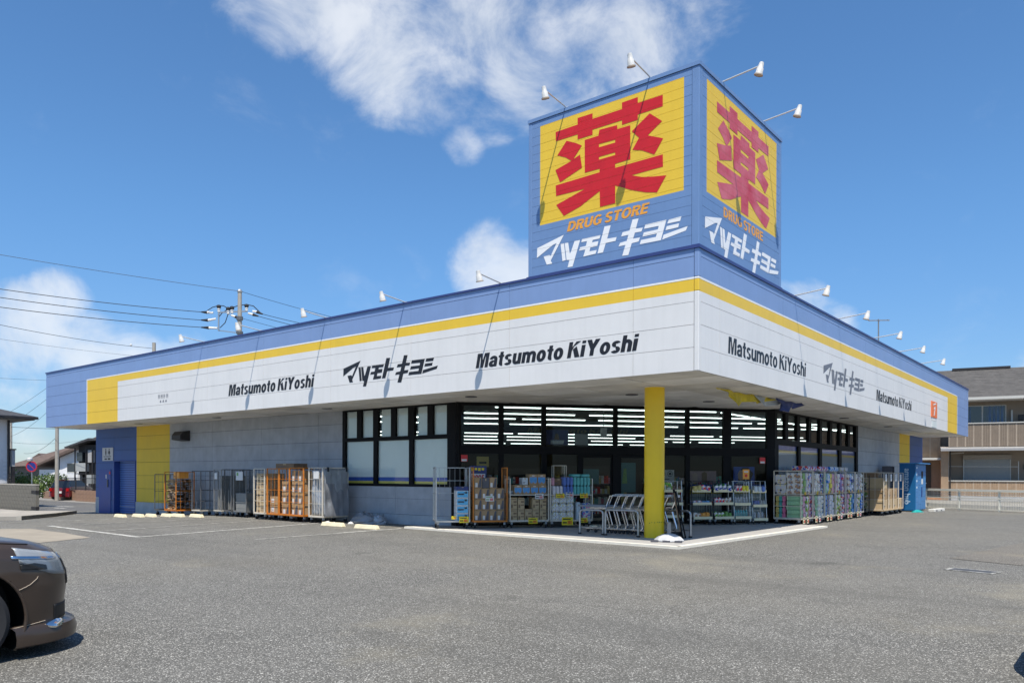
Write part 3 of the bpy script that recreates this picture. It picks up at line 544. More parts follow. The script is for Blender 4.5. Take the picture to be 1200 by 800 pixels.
def slit(o, zs, gap=.009):
    """cut flat lettering along the joints of the panels it is painted on"""
    bm = bmesh.new(); bm.from_mesh(o.data); dz = o.location.z
    for z in zs:
        for s in (-gap/2, gap/2):
            bmesh.ops.bisect_plane(bm, geom=bm.verts[:]+bm.edges[:]+bm.faces[:], plane_co=(0, 0, z+s-dz), plane_no=(0, 0, 1))
    dead = [f for f in bm.faces if any(abs(f.calc_center_median().z+dz-z) < gap/2 for z in zs)]
    bmesh.ops.delete(bm, geom=dead, context='FACES'); bm.to_mesh(o.data); bm.free()
TR = [ZT+.02+.2005*k+.0015 for k in range(1, 18)]
for o in list(tower.children)+list(fas.children):
    if o.name.split('.')[0] in ('emblem', 'lettering', 'logo'): slit(o, TR if o.parent is tower else [z+.002 for z in ZR[1:5]], .006 if o.parent is fas else .004)

# soffit: boards under the canopy
m = MB(); m.box(-LX+.05, -.05, .05, 2.3, ZB+.03, ZB+.06).box(-2.3, -.05, 2.302, LY-.05, ZB+.03, ZB+.06)
m.prism([(-9.2, 2.302), (-2.302, 2.302), (-2.302, 10.8)], lambda x, y: (x, y, ZB+.03), lambda x, y: (x, y, ZB+.06)); sof = m.build('soffit', 'joint_dark', shop)
def board(x0, x1, y0, y1, mt): MB().box(x0+.011, x1-.011, y0+.011, y1-.011, ZB+.003+rnd.uniform(0, .012), ZB+.029).build('soffit_board', mt, sof)
x = -LX+.05
while x < -9.2:
    x1 = min(x+1.82, -9.2)
    for y0, y1 in ((.06, 1.12), (1.12, 2.18)): board(x, x1, y0, y1, rnd.choice(['soffit', 'soffit_old', 'soffit_old']))
    x = x1
for i in range(5):
    for j in range(10):
        a, b = -9.2+i*1.83, -9.2+(i+1)*1.83; c, d = .06+j*1.08, .06+(j+1)*1.08
        if i == 4: b = -.06
        if (c-2.13)*6.37-(a+8.5)*7.89 > 10: continue
        board(a, b, c, d, rnd.choice(['soffit', 'soffit_old', 'soffit_old']))
y = 10.86
while y < LY-.1:
    y1 = min(y+1.82, LY-.06)
    for x0, x1 in ((-2.18, -1.12), (-1.12, -.06)): board(x0, x1, y, y1, rnd.choice(['soffit', 'soffit_old', 'soffit_old']))
    y = y1
for k in range(7): MB().box(-29+k*3.0, -27.2+k*3.0, 1.0, 1.12, ZB-.004, ZB+.004).build('slot_light', 'lamp_slot', sof)
for k in range(6): MB().box(-1.16, -1.04, 12+k*3.3, 13.6+k*3.3, ZB-.004, ZB+.004).build('slot_light', 'lamp_slot', sof)
for x, y in ((-7.1, 1.2), (-3.4, 3.3), (-25.6, 1.2), (-19.7, 1.25), (-13.2, 1.2), (-1.4, 15.0), (-1.3, 21), (-2.6, 6.2)): MB().lathe([(.16, ZB-.012), (.17, ZB+.004), (.02, ZB+.004)], 14, (x, y, 0)).build('vent', 'dark_steel', sof)

# walls
WY, WX = 2.18, -2.18
m = MB(); m.box(-LX, -29.95, WY+.03, WY+.2, -.5, ZB+.02).box(-27.87, -13.62, WY+.03, WY+.2, -.5, ZB+.02).box(-29.948, -27.872, WY+.03, WY+.2, 2.13, ZB+.02).box(-13.618, -8.69, WY+.04, WY+.2, -.1, 1.16); wall = m.build('wall', 'joint_dark', shop)
MB().box(-8.688, -8.42, WY+.01, WY+.2, -.1, ZB+.02).build('wall', 'frame_black', shop); MB().box(-LX, -LX+.2, WY+.202, 33, -.6, ZB+.02).build('wall', 'wall_blue', shop); MB().box(-LX+.202, WX-.03, 32.2, 32.4, -.5, ZB+.02).build('wall', 'wall_grey', shop)
wall_r = MB().box(WX-.2, WX-.03, 19.75, 32.198, -.3, ZB+.02).build('wall', 'joint_dark', shop); MB().box(WX-.2, WX-.03, 10.02, 10.35, -.1, ZB+.02).build('wall', 'frame_black', shop)
WM = ['wall_grey', 'wall_yellow', 'wall_blue', 'plinth']
def wf(u, n, z): return (-u, WY-n, z)
def wr(u, n, z): return (WX+n, u, z)
def wcf(u, z):
    if z < .28 and u < 29.9: return 3
    if z < .42 and u > 31.45: return 3
    if u > 27.79: return 2
    if u > 24.88: return 1
    return 0
DOOR = (27.90, 29.92, 2.10)
for a, b in ((13.62, 14.90), (14.90, 18.24), (18.24, 21.58), (21.58, 24.92), (24.92, 27.86), (27.86, 29.96), (29.96, LX+.004)):
    z = .30
    rows = [(-.45 if a > 18 else -.1, .30)]
    while z < 3.4: rows.append((z, min(z+.575, 3.615))); z += .575
    for z0, z1 in rows:
        if a == 27.86:
            if z1 <= 2.1: continue
            z0 = max(z0, 2.10)
        slab(wf, a+.004, b-.004, z0+.005, z1-.005, -.03, rnd.uniform(-.0015, .0015)+(.012 if z1 <= .3 else 0), (24.88, 27.79, 31.45), (.28, .42), wcf).build('wall_panel', WM, wall)
for a, b in ((8.7, 11.1), (11.1, 13.61)):
    for z0, z1 in ((.30, .78), (.78, 1.155)): slab(wf, a+.003, b-.003, z0+.003, z1-.003, -.04, -.004, (), (), lambda u, z: 0).build('wall_panel', WM, wall)
    slab(wf, a, b, -.1, .295, -.04, .03, (), (), lambda u, z: 3).build('plinth', WM, wall)
def rcf(u, z):
    if z < .25: return 3
    return 2 if u > 29.32 else 1 if u > 27.1 else 0
for a, b in ((19.76, 23.1), (23.1, 26.45), (26.45, 29.8), (29.8, 32.4)):
    z = .27; rows = [(-.2, .27)]
    while z < 3.4: rows.append((z, min(z+.575, 3.615))); z += .575
    for z0, z1 in rows: slab(wr, a+.004, b-.004, z0+.005, z1-.005, -.03, rnd.uniform(-.0015, .0015), (27.1, 29.32), (), rcf).build('wall_panel', WM, wall_r)
# roller shutter in a recess, steel door and toilet sign at the blue end
sh = MB().box(-29.92, -27.90, WY+.28, WY+.30, -.45, 2.1).build('roller_shutter', 'print_navy', shop)
sl = MB().box(-29.91, -27.91, WY+.245, WY+.279, .004, .080).mesh('slat', 'shutter_blue')
for k in range(23): link('slat', sl, sh, (0, 0, -.28+k*.104))
MB().box(-29.95, -29.90, WY-.02, WY+.24, -.45, 2.09).box(-27.92, -27.87, WY-.02, WY+.24, -.45, 2.09).box(-29.95, -27.87, WY-.02, WY+.24, 2.092, 2.13).build('shutter_frame', 'steel_blue', shop)
dr = MB().box(-31.42, -30.22, WY-.035, WY-.005, -.36, 1.72).build('door', 'steel_blue', shop)
MB().box(-30.5, -30.44, WY-.08, WY-.036, .9, 1.25).build('handle', 'dark_steel', dr); MB().box(-30.7, -30.62, WY-.045, WY-.036, 1.3, 1.48).build('notice', 'paper_white', dr); MB().box(-30.36, -30.24, WY-.045, WY-.036, 1.5, 1.62).build('sticker', 'sticker_red', dr)
tg = MB().box(-31.08, -30.02, WY-.03, WY-.004, 2.12, 2.73).build('toilet_sign', 'plastic_white', shop)
m = MB()
for cx_, tri in ((-30.72, 0), (-30.38, 1)):
    m.poly([(cx_+.055*math.cos(t*.785), -.0, 2.645+.04*math.sin(t*.785)) for t in range(8)])
    m.poly([(cx_-.06, 0, 2.59), (cx_+.06, 0, 2.59), (cx_+(.12 if tri else .06), 0, 2.46), (cx_-(.12 if tri else .06), 0, 2.46)]); m.poly([(cx_-.05, 0, 2.455), (cx_+.05, 0, 2.455), (cx_+.04, 0, 2.38), (cx_-.04, 0, 2.38)])
for k in range(7): m.poly([(-30.94+k*.11, 0, 2.30), (-30.86+k*.11, 0, 2.30), (-30.86+k*.11, 0, 2.34), (-30.94+k*.11, 0, 2.34)])
m.poly([(-30.85, 0, 2.17), (-30.6, 0, 2.17), (-30.6, 0, 2.24), (-30.85, 0, 2.24)]); m.poly([(-30.5, 0, 2.17), (-30.25, 0, 2.17), (-30.25, 0, 2.25), (-30.5, 0, 2.25)])
m.build('pictogram', 'print_black', tg, (0, WY-.033, 0))
# vent hood on the grey wall
m = MB(); m.prism([(0, 0), (.42, .05), (.42, .22), (.30, .38), (0, .42)], lambda a, b: (-23.95, WY-a, 2.86+b), lambda a, b: (-23.25, WY-a, 2.86+b)); m.build('vent_hood', 'trim_dark', shop, bevel=.01)

# ribbon window in the left front
wi = MB(); wi.box(-13.62, -8.69, WY-.02, WY+.10, 3.56, 3.63).box(-13.62, -8.69, WY-.02, WY+.10, 2.58, 2.70).box(-13.62, -8.69, WY-.02, WY+.10, 1.16, 1.235)
wi.box(-13.62, -13.47, WY-.018, WY+.09, 1.236, 2.579).box(-13.62, -13.47, WY-.018, WY+.09, 2.701, 3.559).box(-8.88, -8.69, WY-.018, WY+.09, 1.236, 2.579).box(-8.90, -8.69, WY-.018, WY+.09, 2.701, 3.559)
for a, b in ((-12.10, -11.93), (-10.48, -10.31)): wi.box(a, b, WY-.016, WY+.088, 1.236, 2.579)
for a, b in ((-12.90, -12.68), (-12.12, -11.89), (-11.29, -11.08), (-10.53, -10.26), (-9.70, -9.47)): wi.box(a, b, WY-.016, WY+.088, 2.701, 3.559)
win = wi.build('window_frame', 'frame_black', shop)
for a, b in ((-13.47, -12.10), (-11.93, -10.48), (-10.31, -8.88)):
    MB().box(a, b, WY+.05, WY+.06, 1.236, 2.578, 0).build('pane', 'window_glass', win)
    m = MB(); m.box(a, b, WY+.066, WY+.075, 1.436, 2.578, 0).box(a, b, WY+.066, WY+.075, 1.316, 1.434, 1).box(a, b, WY+.066, WY+.075, 1.238, 1.314, 2); m.build('film', ['film_white', 'film_blue', 'film_yellow'], win)
for a, b in ((-13.47, -12.90), (-12.68, -12.12), (-11.89, -11.29), (-11.08, -10.53), (-10.26, -9.70), (-9.47, -8.90)):
    MB().box(a, b, WY+.05, WY+.06, 2.702, 3.558).build('pane', 'window_glass', win); MB().box(a+(.1 if a in (-11.89, -10.26) else .0), b, WY+.066, WY+.075, 2.702, 3.558).build('film', 'film_white', win)
# ribbon window in the right front
wi = MB(); wi.box(WX-.10, WX+.02, 10.36, 19.75, 3.56, 3.63).box(WX-.10, WX+.02, 10.36, 19.75, 2.52, 2.70).box(WX-.10, WX+.02, 10.36, 19.75, -.05, .12)
UPR = [10.38, 11.1, 11.4, 12.15, 12.55, 13.45, 13.75, 14.6, 14.98, 15.8, 16.2, 17.0, 17.42, 18.2, 18.58, 19.35, 19.75]
for k in range(0, 16, 2): wi.box(WX-.09, WX+.016, UPR[k]-(.25 if k else .02), UPR[k]+.02, 2.701, 3.559)
wi.box(WX-.09, WX+.016, 19.45, 19.75, 2.701, 3.559)
LOR = [(10.38, 10.52), (12.42, 12.66), (14.72, 15.0), (17.12, 17.45), (19.48, 19.75)]
for a, b in LOR: wi.box(WX-.09, WX+.018, a, b, .121, 2.519)
win2 = wi.build('window_frame', 'frame_black', shop)
for k in range(8):
    a = UPR[2*k]+.02; b = (UPR[2*k+2]-.25) if k < 7 else 19.45
    MB().box(WX-.06, WX-.05, a, b, 2.702, 3.558).build('pane', 'shop_glass', win2)
for k in range(4):
    a, b = LOR[k][1], LOR[k+1][0]
    MB().box(WX-.05, WX-.04, a, b, .122, 2.518).build('pane', 'window_glass', win2)
    m = MB(); m.box(WX-.075, WX-.06, a, b, .122, 2.27, 0).box(WX-.075, WX-.06, a, b, 2.272, 2.36, 2).box(WX-.075, WX-.06, a, b, 2.362, 2.518, 1)
    if k == 0: m.box(WX-.058, WX-.055, a, a+.08, .122, 2.27, 2)
    m.build('film', ['film_grey', 'film_violet', 'film_ochre'], win2)
# corner posts between the walls and the glazed front
MB().box(-8.70, -8.40, WY-.03, WY+.009, -.04, 3.63).build('corner_post', 'frame_black', shop); MB().box(WX-.13, WX+.03, 10.02, 10.355, -.04, 3.63).build('corner_post', 'frame_black', shop)
# diagonal glazed front: u runs along it, n points outwards
DA = Vector((-8.5, 2.13)); DB = Vector((-2.13, 10.02)); DT = (DB-DA).normalized(); DN = Vector((DT.y, -DT.x)); DL = (DB-DA).length; DANG = math.atan2(DT.y, DT.x)
def dg(u, n=0., z=0.): p = DA+DT*u+DN*n; return (p.x, p.y, z)
def dbox(m, u0, u1, n0, n1, z0, z1, mi=0):
    b = len(m.v); m.v += [dg(u0, n0, z0), dg(u1, n0, z0), dg(u1, n1, z0), dg(u0, n1, z0), dg(u0, n0, z1), dg(u1, n0, z1), dg(u1, n1, z1), dg(u0, n1, z1)]
    for q in ((3, 2, 1, 0), (4, 5, 6, 7), (0, 1, 5, 4), (1, 2, 6, 5), (2, 3, 7, 6), (3, 0, 4, 7)): m.f.append(tuple(b+i for i in q)); m.m.append(mi)
    return m
m = MB(); dbox(m, 0, DL, -.08, .04, 3.53, 3.63); dbox(m, 0, DL, -.08, .04, 2.13, 2.37); dbox(m, 0, 2.6, -.08, .04, -.02, .10); dbox(m, 7.1, DL, -.08, .04, -.02, .10)
UPM = [(-.02, .07), (1.25, 1.40), (2.54, 2.68), (4.78, 4.91), (7.12, 7.25), (8.38, 8.65), (9.87, 10.16)]
LOM = [(-.02, .07), (1.25, 1.40), (2.54, 2.70), (3.66, 3.78), (4.75, 4.98), (6.06, 6.18), (7.12, 7.26), (8.38, 8.65), (9.87, 10.16)]
for a, b in UPM: dbox(m, a, b, -.07, .035, 2.371, 3.529)
for a, b in LOM: dbox(m, a, b, -.07, .035, .10 if b < 2.8 or a > 7 else .0, 2.129)
dia = m.build('window_frame', 'frame_black', shop)
for i in range(len(UPM)-1): dbox(MB(), UPM[i][1], UPM[i+1][0], -.03, -.02, 2.372, 3.528).build('pane', 'shop_glass', dia)
for i in range(len(LOM)-1):
    if i in (3, 4): continue
    dbox(MB(), LOM[i][1], LOM[i+1][0], -.03, -.02, .101 if i < 2 or i > 5 else .03, 2.128).build('pane', 'shop_glass', dia)
for i in (3, 4):
    d_ = MB(); a, b = LOM[i][1]+.004, LOM[i+1][0]-.004
    dbox(d_, a, b, -.055, -.005, .03, .16); dbox(d_, a, b, -.055, -.005, 2.04, 2.125); dbox(d_, a, a+.05, -.055, -.005, .161, 2.039); dbox(d_, b-.05, b, -.055, -.005, .161, 2.039)
    do = d_.build('sliding_door', 'frame_black', shop); dbox(MB(), a+.05, b-.05, -.035, -.025, .161, 2.039).build('pane', 'shop_glass', do)
m = MB(); dbox(m, 8.66, 9.86, -.065, -.05, .12, .95, 0); dbox(m, 8.66, 9.86, -.065, -.05, .952, 1.10, 2); dbox(m, 8.66, 9.86, -.065, -.05, 1.102, 1.24, 1); dbox(m, 7.27, 8.37, -.065, -.05, .12, .95, 0); dbox(m, 7.27, 8.37, -.065, -.05, .952, 1.10, 2); dbox(m, 7.27, 8.37, -.065, -.05, 1.102, 1.24, 1)
m.build('film', ['film_white', 'film_blue', 'film_yellow'], dia)
for u, z in ((.14, 2.0), (9.62, 2.0)): st = dbox(MB(), u, u+.19, .036, .039, z-.1, z+.09).build('sticker', 'sticker_red', dia); dbox(MB(), u+.02, u+.17, .0392, .0402, z-.09, z-.03).build('lettering', 'paper_white', st)
# yellow pillar under the canopy corner
pl = MB().lathe([(.236, .04), (.236, 3.60)], 40, (-2.12, 2.14, 0)).build('pillar', 'pillar_yellow', shop, smooth=True)
MB().lathe([(.262, 3.585), (.262, 3.606)], 32, (-2.12, 2.14, 0)).build('collar', 'soffit_old', pl)
m = MB()
for k in range(10): a = -1.6+k*.24+rnd.uniform(0, .1); r = .2375; w = rnd.uniform(.05, .13); z = .40+rnd.uniform(-.012, .012); m.poly([(-2.12+r*math.cos(a), 2.14+r*math.sin(a), z), (-2.12+r*math.cos(a+w), 2.14+r*math.sin(a+w), z), (-2.12+r*math.cos(a+w), 2.14+r*math.sin(a+w), z+.022), (-2.12+r*math.cos(a), 2.14+r*math.sin(a), z+.018)])
m.build('scuff', 'print_black', pl)
# interior shell
IN = [(-LX+.3, WY+.25), (-8.6, WY+.25), (-2.5, 10.1), (-2.5, 32.1), (-LX+.3, 32.1)]
m = MB(); m.prism(IN, lambda x, y: (x, y, .03), lambda x, y: (x, y, -.03)); m.build('floor', 'interior_floor', shop)
m = MB(); m.prism(IN, lambda x, y: (x, y, 3.575), lambda x, y: (x, y, 3.60)); ceil = m.build('ceiling', 'ceiling_tile', shop)
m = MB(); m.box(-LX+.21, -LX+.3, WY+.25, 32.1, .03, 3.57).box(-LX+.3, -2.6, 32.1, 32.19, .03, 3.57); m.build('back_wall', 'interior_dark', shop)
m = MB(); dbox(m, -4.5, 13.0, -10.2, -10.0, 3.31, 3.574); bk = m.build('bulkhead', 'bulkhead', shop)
vlet('Matsumoto KiYoshi', 4.6, .20, 'dim_gold', bk, dg(4.5, -9.995, 3.34), DANG, .2)
TUBES = 0
def inside(x, y): return -LX+.6 < x < -2.65 and WY+.45 < y < 31.5 and (y-2.13)*6.37-(x+8.5)*7.89 > 2.5
for depth in (.45, 2.8, 5.0, 7.8, 14.5, 17.6, 21.2, 26):
    u = -16+rnd.uniform(0, 1.5)
    while u < 20:
        L_ = rnd.choice((7.2, 4.84, 4.84, 2.42)); a = dg(u, -depth); b = dg(u+L_, -depth)
        if not (inside(a[0], a[1]) and inside(b[0], b[1])): L_ = 1.21; b = dg(u+L_, -depth)
        if inside(a[0], a[1]) and inside(b[0], b[1]):
            fx = dbox(MB(), u, u+L_, -depth-.06, -depth+.06, 3.545, 3.574).build('light_fitting', 'lamp_white', ceil)
            t_ = MB(); t_.bar(dg(u+.03, -depth, 3.525), dg(u+L_-.03, -depth, 3.525), .030, 0, 6); t_.build('light_tube', 'tube_light', fx); TUBES += 1
        u += L_+rnd.choice([.2, .3, .45])
for k in range(7):
    y0 = 9.2+k*2.5; fx = MB().box(-3.62, -3.5, y0, y0+2.4, 3.545, 3.574).build('light_fitting', 'lamp_white', ceil); MB().bar((-3.56, y0+.03, 3.525), (-3.56, y0+2.37, 3.525), .030, 0, 6).build('light_tube', 'tube_light', fx)

# ------------------------------------------------------------------ floodlights on the fascia and the tower
FG = 'white floodlights on thin arms above the signs'
def floodlight(loc, rz, label):
    t = thing('floodlight', label, 'floodlight', loc, rz, FG)
    m = MB(); m.bar((0, .06, -.01), (0, -.80, .07), .032, 0, 8); m.bar((-.05, .05, -.012), (.05, .05, -.012), .05); m.build('arm', 'arm_steel', t, smooth=True)
    ax = Vector((0, .30, -1)).normalized(); c = Vector((0, -.83, .10))
    m = MB(); m.lathe([(.0, -.03), (.040, -.03), (.050, .0), (.054, .075), (.068, .09), (.074, .20), (.080, .213), (.072, .214)], 18, c, 0, ax); m.build('lamp_housing', 'lamp_white', t, smooth=True)
    m = MB(); m.lathe([(.088, .203), (.092, .226), (.078, .228), (.078, .203), (.088, .203)], 18, c, 0, ax, False); h = m.build('rim', 'lamp_rim', t)
    m = MB(); m.lathe([(.0, .216), (.077, .217), (.077, .221), (.0, .223)], 18, c, 0, ax); m.build('lens', 'caster_grey', t); return t
f0 = floodlight((-3.22, 0, 9.77), 0, 'white floodlight over the left end of the tower sign on the left face')
again(f0, (-1.10, 0, 9.77), 0, 'white floodlight over the left tower face, nearest the tower corner')
again(f0, (0, 1.12, 9.77), R(90), 'white floodlight over the right tower face, nearest the tower corner')
again(f0, (0, 3.44, 9.77), R(90), 'white floodlight at the far right end of the right tower face')
for x, l in ((-5.09, 'first floodlight left of the tower above the white left fascia'), (-8.40, 'second floodlight left of the tower, above the black katakana logo'), (-11.72, 'floodlight above the gap between logo and left wordmark'), (-15.05, 'floodlight in front of the concrete utility pole'), (-18.46, 'leftmost floodlight on the left fascia, beside the pole stub')):
    again(f0, (x, 0, 6.10), 0, l)
for y, l in ((5.58, 'first floodlight right of the tower on the right fascia'), (9.31, 'second floodlight right of the tower, left of the roof aerial'), (13.3, 'third floodlight right of the tower, in the middle of the right fascia'), (16.9, 'fourth floodlight on the right fascia, last but one'), (20.7, 'rightmost floodlight on the right fascia')):
    again(f0, (0, y, 6.10), R(90), l)
AERY = 18.1
t = thing('roof_aerial', 'thin dark aerial mast standing on the roof behind the right fascia', 'aerial', (-1.0, AERY, 5.66))
MB().bar((0, 0, 0), (0, 0, 1.95), .05, 0, 6).build('mast', 'grey_steel', t); m = MB(); m.bar((-.3, -.2, 1.9), (.35, .2, 1.9), .035).bar((-.3, -.3, 1.9), (-.3, -.1, 1.9), .02).bar((.0, -.12, 1.9), (.0, .12, 1.9), .02).bar((.3, .08, 1.9), (.3, .28, 1.9), .02); m.build('crossbar', 'grey_steel', t)
t = thing('torn_banner', 'tattered yellow and blue sheet hanging from the soffit near the corner', 'banner', (0, 0, 0))
def rag(pts, mt, nm, dz):
    rows = []
    for k in range(5):
        rows.append([(x+.10*k/4*math.sin(i*2.3), y+.05*math.sin(i*1.7+k), 3.59-(h*(k/4)**1.2)-.02*math.sin(i*3+k)) for i, (x, y, h) in enumerate(pts)])
    a = MB().grid(rows).build(nm, mt, t); s_ = a.modifiers.new('s', 'SOLIDIFY'); s_.thickness = .006
rag([(-.95, 3.0, .02), (-.9, 3.5, .07), (-.95, 3.9, .13), (-1.0, 4.15, .26), (-1.0, 4.45, .34), (-.95, 4.75, .20), (-.9, 5.1, .18), (-.9, 5.5, .20), (-.9, 5.9, .12), (-.85, 6.4, .05)], 'torn_yellow', 'yellow_rag', 0)
rag([(-.88, 5.2, .03), (-.9, 5.7, .20), (-.9, 6.2, .22), (-.88, 6.7, .14), (-.85, 7.1, .05)], 'torn_pale', 'pale_rag', 0)
rag([(-.7, 6.2, .04), (-.75, 6.7, .14), (-.8, 7.0, .28), (-.8, 7.3, .30), (-.78, 7.6, .15), (-.75, 7.9, .17), (-.7, 8.3, .04)], 'torn_navy', 'navy_rag', 0)

# ------------------------------------------------------------------ roll cages
CG = 'roll cages standing along the shop walls'
def caster(p, x, y, mt='caster_grey'):
    c = MB().box(x-.025, x+.025, y-.03, y+.03, .10, .165).build('caster', mt, p); MB().bar((x-.02, y+.02, .065), (x+.02, y+.02, .065), .13, 0, 12).build('wheel', 'rubber', c)
def panel(m, a, b, z0, z1, rods, hz, w=.026, r=.010):
    a = Vector(a); b = Vector(b)
    for p in (a, b): m.bar((p.x, p.y, z0), (p.x, p.y, z1), w)
    m.bar((a.x, a.y, z1), (b.x, b.y, z1), w); m.bar((a.x, a.y, z0), (b.x, b.y, z0), w)
    for h in hz: m.bar((a.x, a.y, h), (b.x, b.y, h), w*.6)
    for i in range(1, rods): p = a.lerp(b, i/rods); m.bar((p.x, p.y, z0), (p.x, p.y, z1), r, 0, 3)
def cage(label, loc, rz, w, d, h, mt, front=False, back=True, left=True, right=True, shelf=None, deck=None, rods=5, hz=(.55, .95, 1.32), base=.20):
    t = thing('roll_cage', label, 'roll cage', loc, rz, CG); x, y = w/2, d/2
    m = MB(); m.box(-x, x, -y, y, base-.03, base-.008); m.bar((-x, -y, base), (x, -y, base), .035).bar((-x, y, base), (x, y, base), .035).bar((-x, -y, base), (-x, y, base), .035).bar((x, -y, base), (x, y, base), .035); m.build('base', deck or mt, t)
    if left: m = MB(); panel(m, (-x, -y), (-x, y), base+.02, h, rods, hz); m.build('side_panel', mt, t)
    if right: m = MB(); panel(m, (x, -y), (x, y), base+.02, h, rods, hz); m.build('side_panel', mt, t)
    if back: m = MB(); panel(m, (-x+.03, y), (x-.03, y), base+.02, h, rods+2, hz, .02); m.build('back_panel', mt, t)
    if front: m = MB(); panel(m, (-x+.03, -y), (x-.03, -y), base+.02, h, rods, hz, .02); m.build('front_gate', mt, t)
    if shelf: m = MB(); m.box(-x+.015, x-.015, -y, y, shelf, shelf+.025); m.build('shelf', 'cream_steel', t)
    for i in (-1, 1):
        for j in (-1, 1): caster(t, i*(x-.06), j*(y-.07))
    return t
_bm = {}
def cartonmesh(w, d, h, kind):
    k = (round(w, 3), round(d, 3), round(h, 3), kind)
    if k in _bm: return _bm[k]
    m = MB(); e = .006; x, y = w/2, d/2
    bm = bmesh.new(); bmesh.ops.create_cube(bm, size=1)
    for v in bm.verts: v.co = Vector((v.co.x*w, v.co.y*d, (v.co.z+.5)*h))
    bmesh.ops.bevel(bm, geom=bm.edges[:], offset=e if kind[:4] != 'pack' else .02, segments=1 if kind[:4] != 'pack' else 2, affect='EDGES')
    vs = [tuple(v.co) for v in bm.verts]; m.v = vs; m.f = [tuple(v.index for v in f.verts) for f in bm.faces]; m.m = [0]*len(m.f); bm.free()
    mats = [kind.split(':')[1]]
    def fp(a, b, c, dd, mi): m.box(-x+a*w, -x+b*w, -y-.002, -y+.001, c*h, dd*h, mi)
    if kind.startswith('diag'):
        mats += ['print_grey', 'paper_white', 'carton_tape']; b = len(m.v)
        m.prism([(.42*w, .06*h), (.92*w, .06*h), (.92*w, .92*h), (.72*w, .92*h)], lambda a, c: (-x+a, -y-.002, c), lambda a, c: (-x+a, -y+.001, c), 1); m.box(-x+.10*w, -x+.40*w, -y-.004, -y+.001, .10*h, .5*h, 2); m.box(-x+.42*w, -x+.58*w, -y, y, h-.001, h+.002, 3)
    elif kind.startswith('plain'):
        mats += ['carton_tape', 'print_grey']; m.box(-x+.42*w, -x+.58*w, -y+.01, y-.01, h-.001, h+.002, 1); m.box(-x+.42*w, -x+.58*w, -y-.002, -y+.001, .72*h, h-.01, 1); fp(.12, .5, .35, .42, 2); fp(.12, .4, .24, .29, 2)
    elif kind.startswith('blue'):
        mats += ['print_skyblue', 'paper_white']; fp(.05, .95, .08, .92, 1); fp(.12, .62, .42, .62, 2); fp(.66, .88, .6, .85, 2); m.box(x-.001, x+.002, -y+.03, y-.03, .1*h, .9*h, 1)
    elif kind.startswith('tea'):
        mats += ['carton_dark', 'paper_white']; fp(.45, .92, .55, .72, 1); fp(.45, .92, .30, .40, 1); fp(.10, .35, .1, .4, 1); fp(.1, .9, .84, .9, 1)
    elif kind.startswith('water'):
        mats += ['roll_sky', 'paper_white']; m.prism([(.06*w, .30*h), (.25*w, .12*h), (.5*w, .30*h), (.75*w, .12*h), (.94*w, .30*h), (.94*w, .72*h), (.06*w, .72*h)], lambda a, c: (-x+a, -y-.002, c), lambda a, c: (-x+a, -y+.001, c), 1); fp(.35, .65, .82, .9, 2)
    elif kind.startswith('sticker'):
        mats += ['paper_white', 'print_black']; fp(.15, .45, .3, .75, 1); fp(.2, .4, .45, .52, 2)
    _bm[k] = m.mesh('box', mats); return _bm[k]
ORD = ['bottom', 'second', 'third', 'fourth', 'fifth', 'sixth']
WD = ['first', 'second', 'third', 'fourth', 'fifth', 'sixth', 'seventh', 'eighth', 'ninth', 'tenth', 'eleventh', 'twelfth', 'thirteenth', 'fourteenth', 'fifteenth', 'sixteenth', 'seventeenth', 'eighteenth', 'nineteenth', 'twentieth', 'topmost', 'topmost', 'topmost', 'topmost']
CO = ['leftmost', 'second from left', 'third from left', 'fourth from left', 'fifth from left', 'sixth from left']
def place(base, lx, ly, lz, mesh, name, label, cat, group, turn=0.):
    """stand a thing on a cage, shelf or rack: lx, ly, lz in the carrier's own directions"""
    o = link(name, mesh); a = base.rotation_euler.z; b = base.location
    o.location = (b.x+math.cos(a)*lx-math.sin(a)*ly, b.y+math.sin(a)*lx+math.cos(a)*ly, b.z+lz); o.rotation_euler = (0, 0, a+turn); return tag(o, label, cat, group)
def card(base, lx, ly, lz, w, h, mt, label, marks=('price_red', 'print_black'), tilt=0):
    o = link('price_card', MB().box(-w/2, w/2, -.004, .0, 0, h).mesh('card', mt)); a = base.rotation_euler.z; b = base.location
    o.location = (b.x+math.cos(a)*lx-math.sin(a)*ly, b.y+math.sin(a)*lx+math.cos(a)*ly, b.z+lz); o.rotation_euler = (0, 0, a); tag(o, label, 'price card', 'price cards on the goods')
    m = MB(); n = 3
    for k in range(n): m.box(w*(.02+k*.13), w*(.11+k*.13), -.006, -.0041, h*.12, h*.55, 0)
    m.box(-w*.42, -w*.06, -.006, -.0041, h*.22, h*.40, 1); m.box(-w*.42, w*.3, -.006, -.0041, h*.68, h*.82, 1); m.build('print', list(marks), o); return o

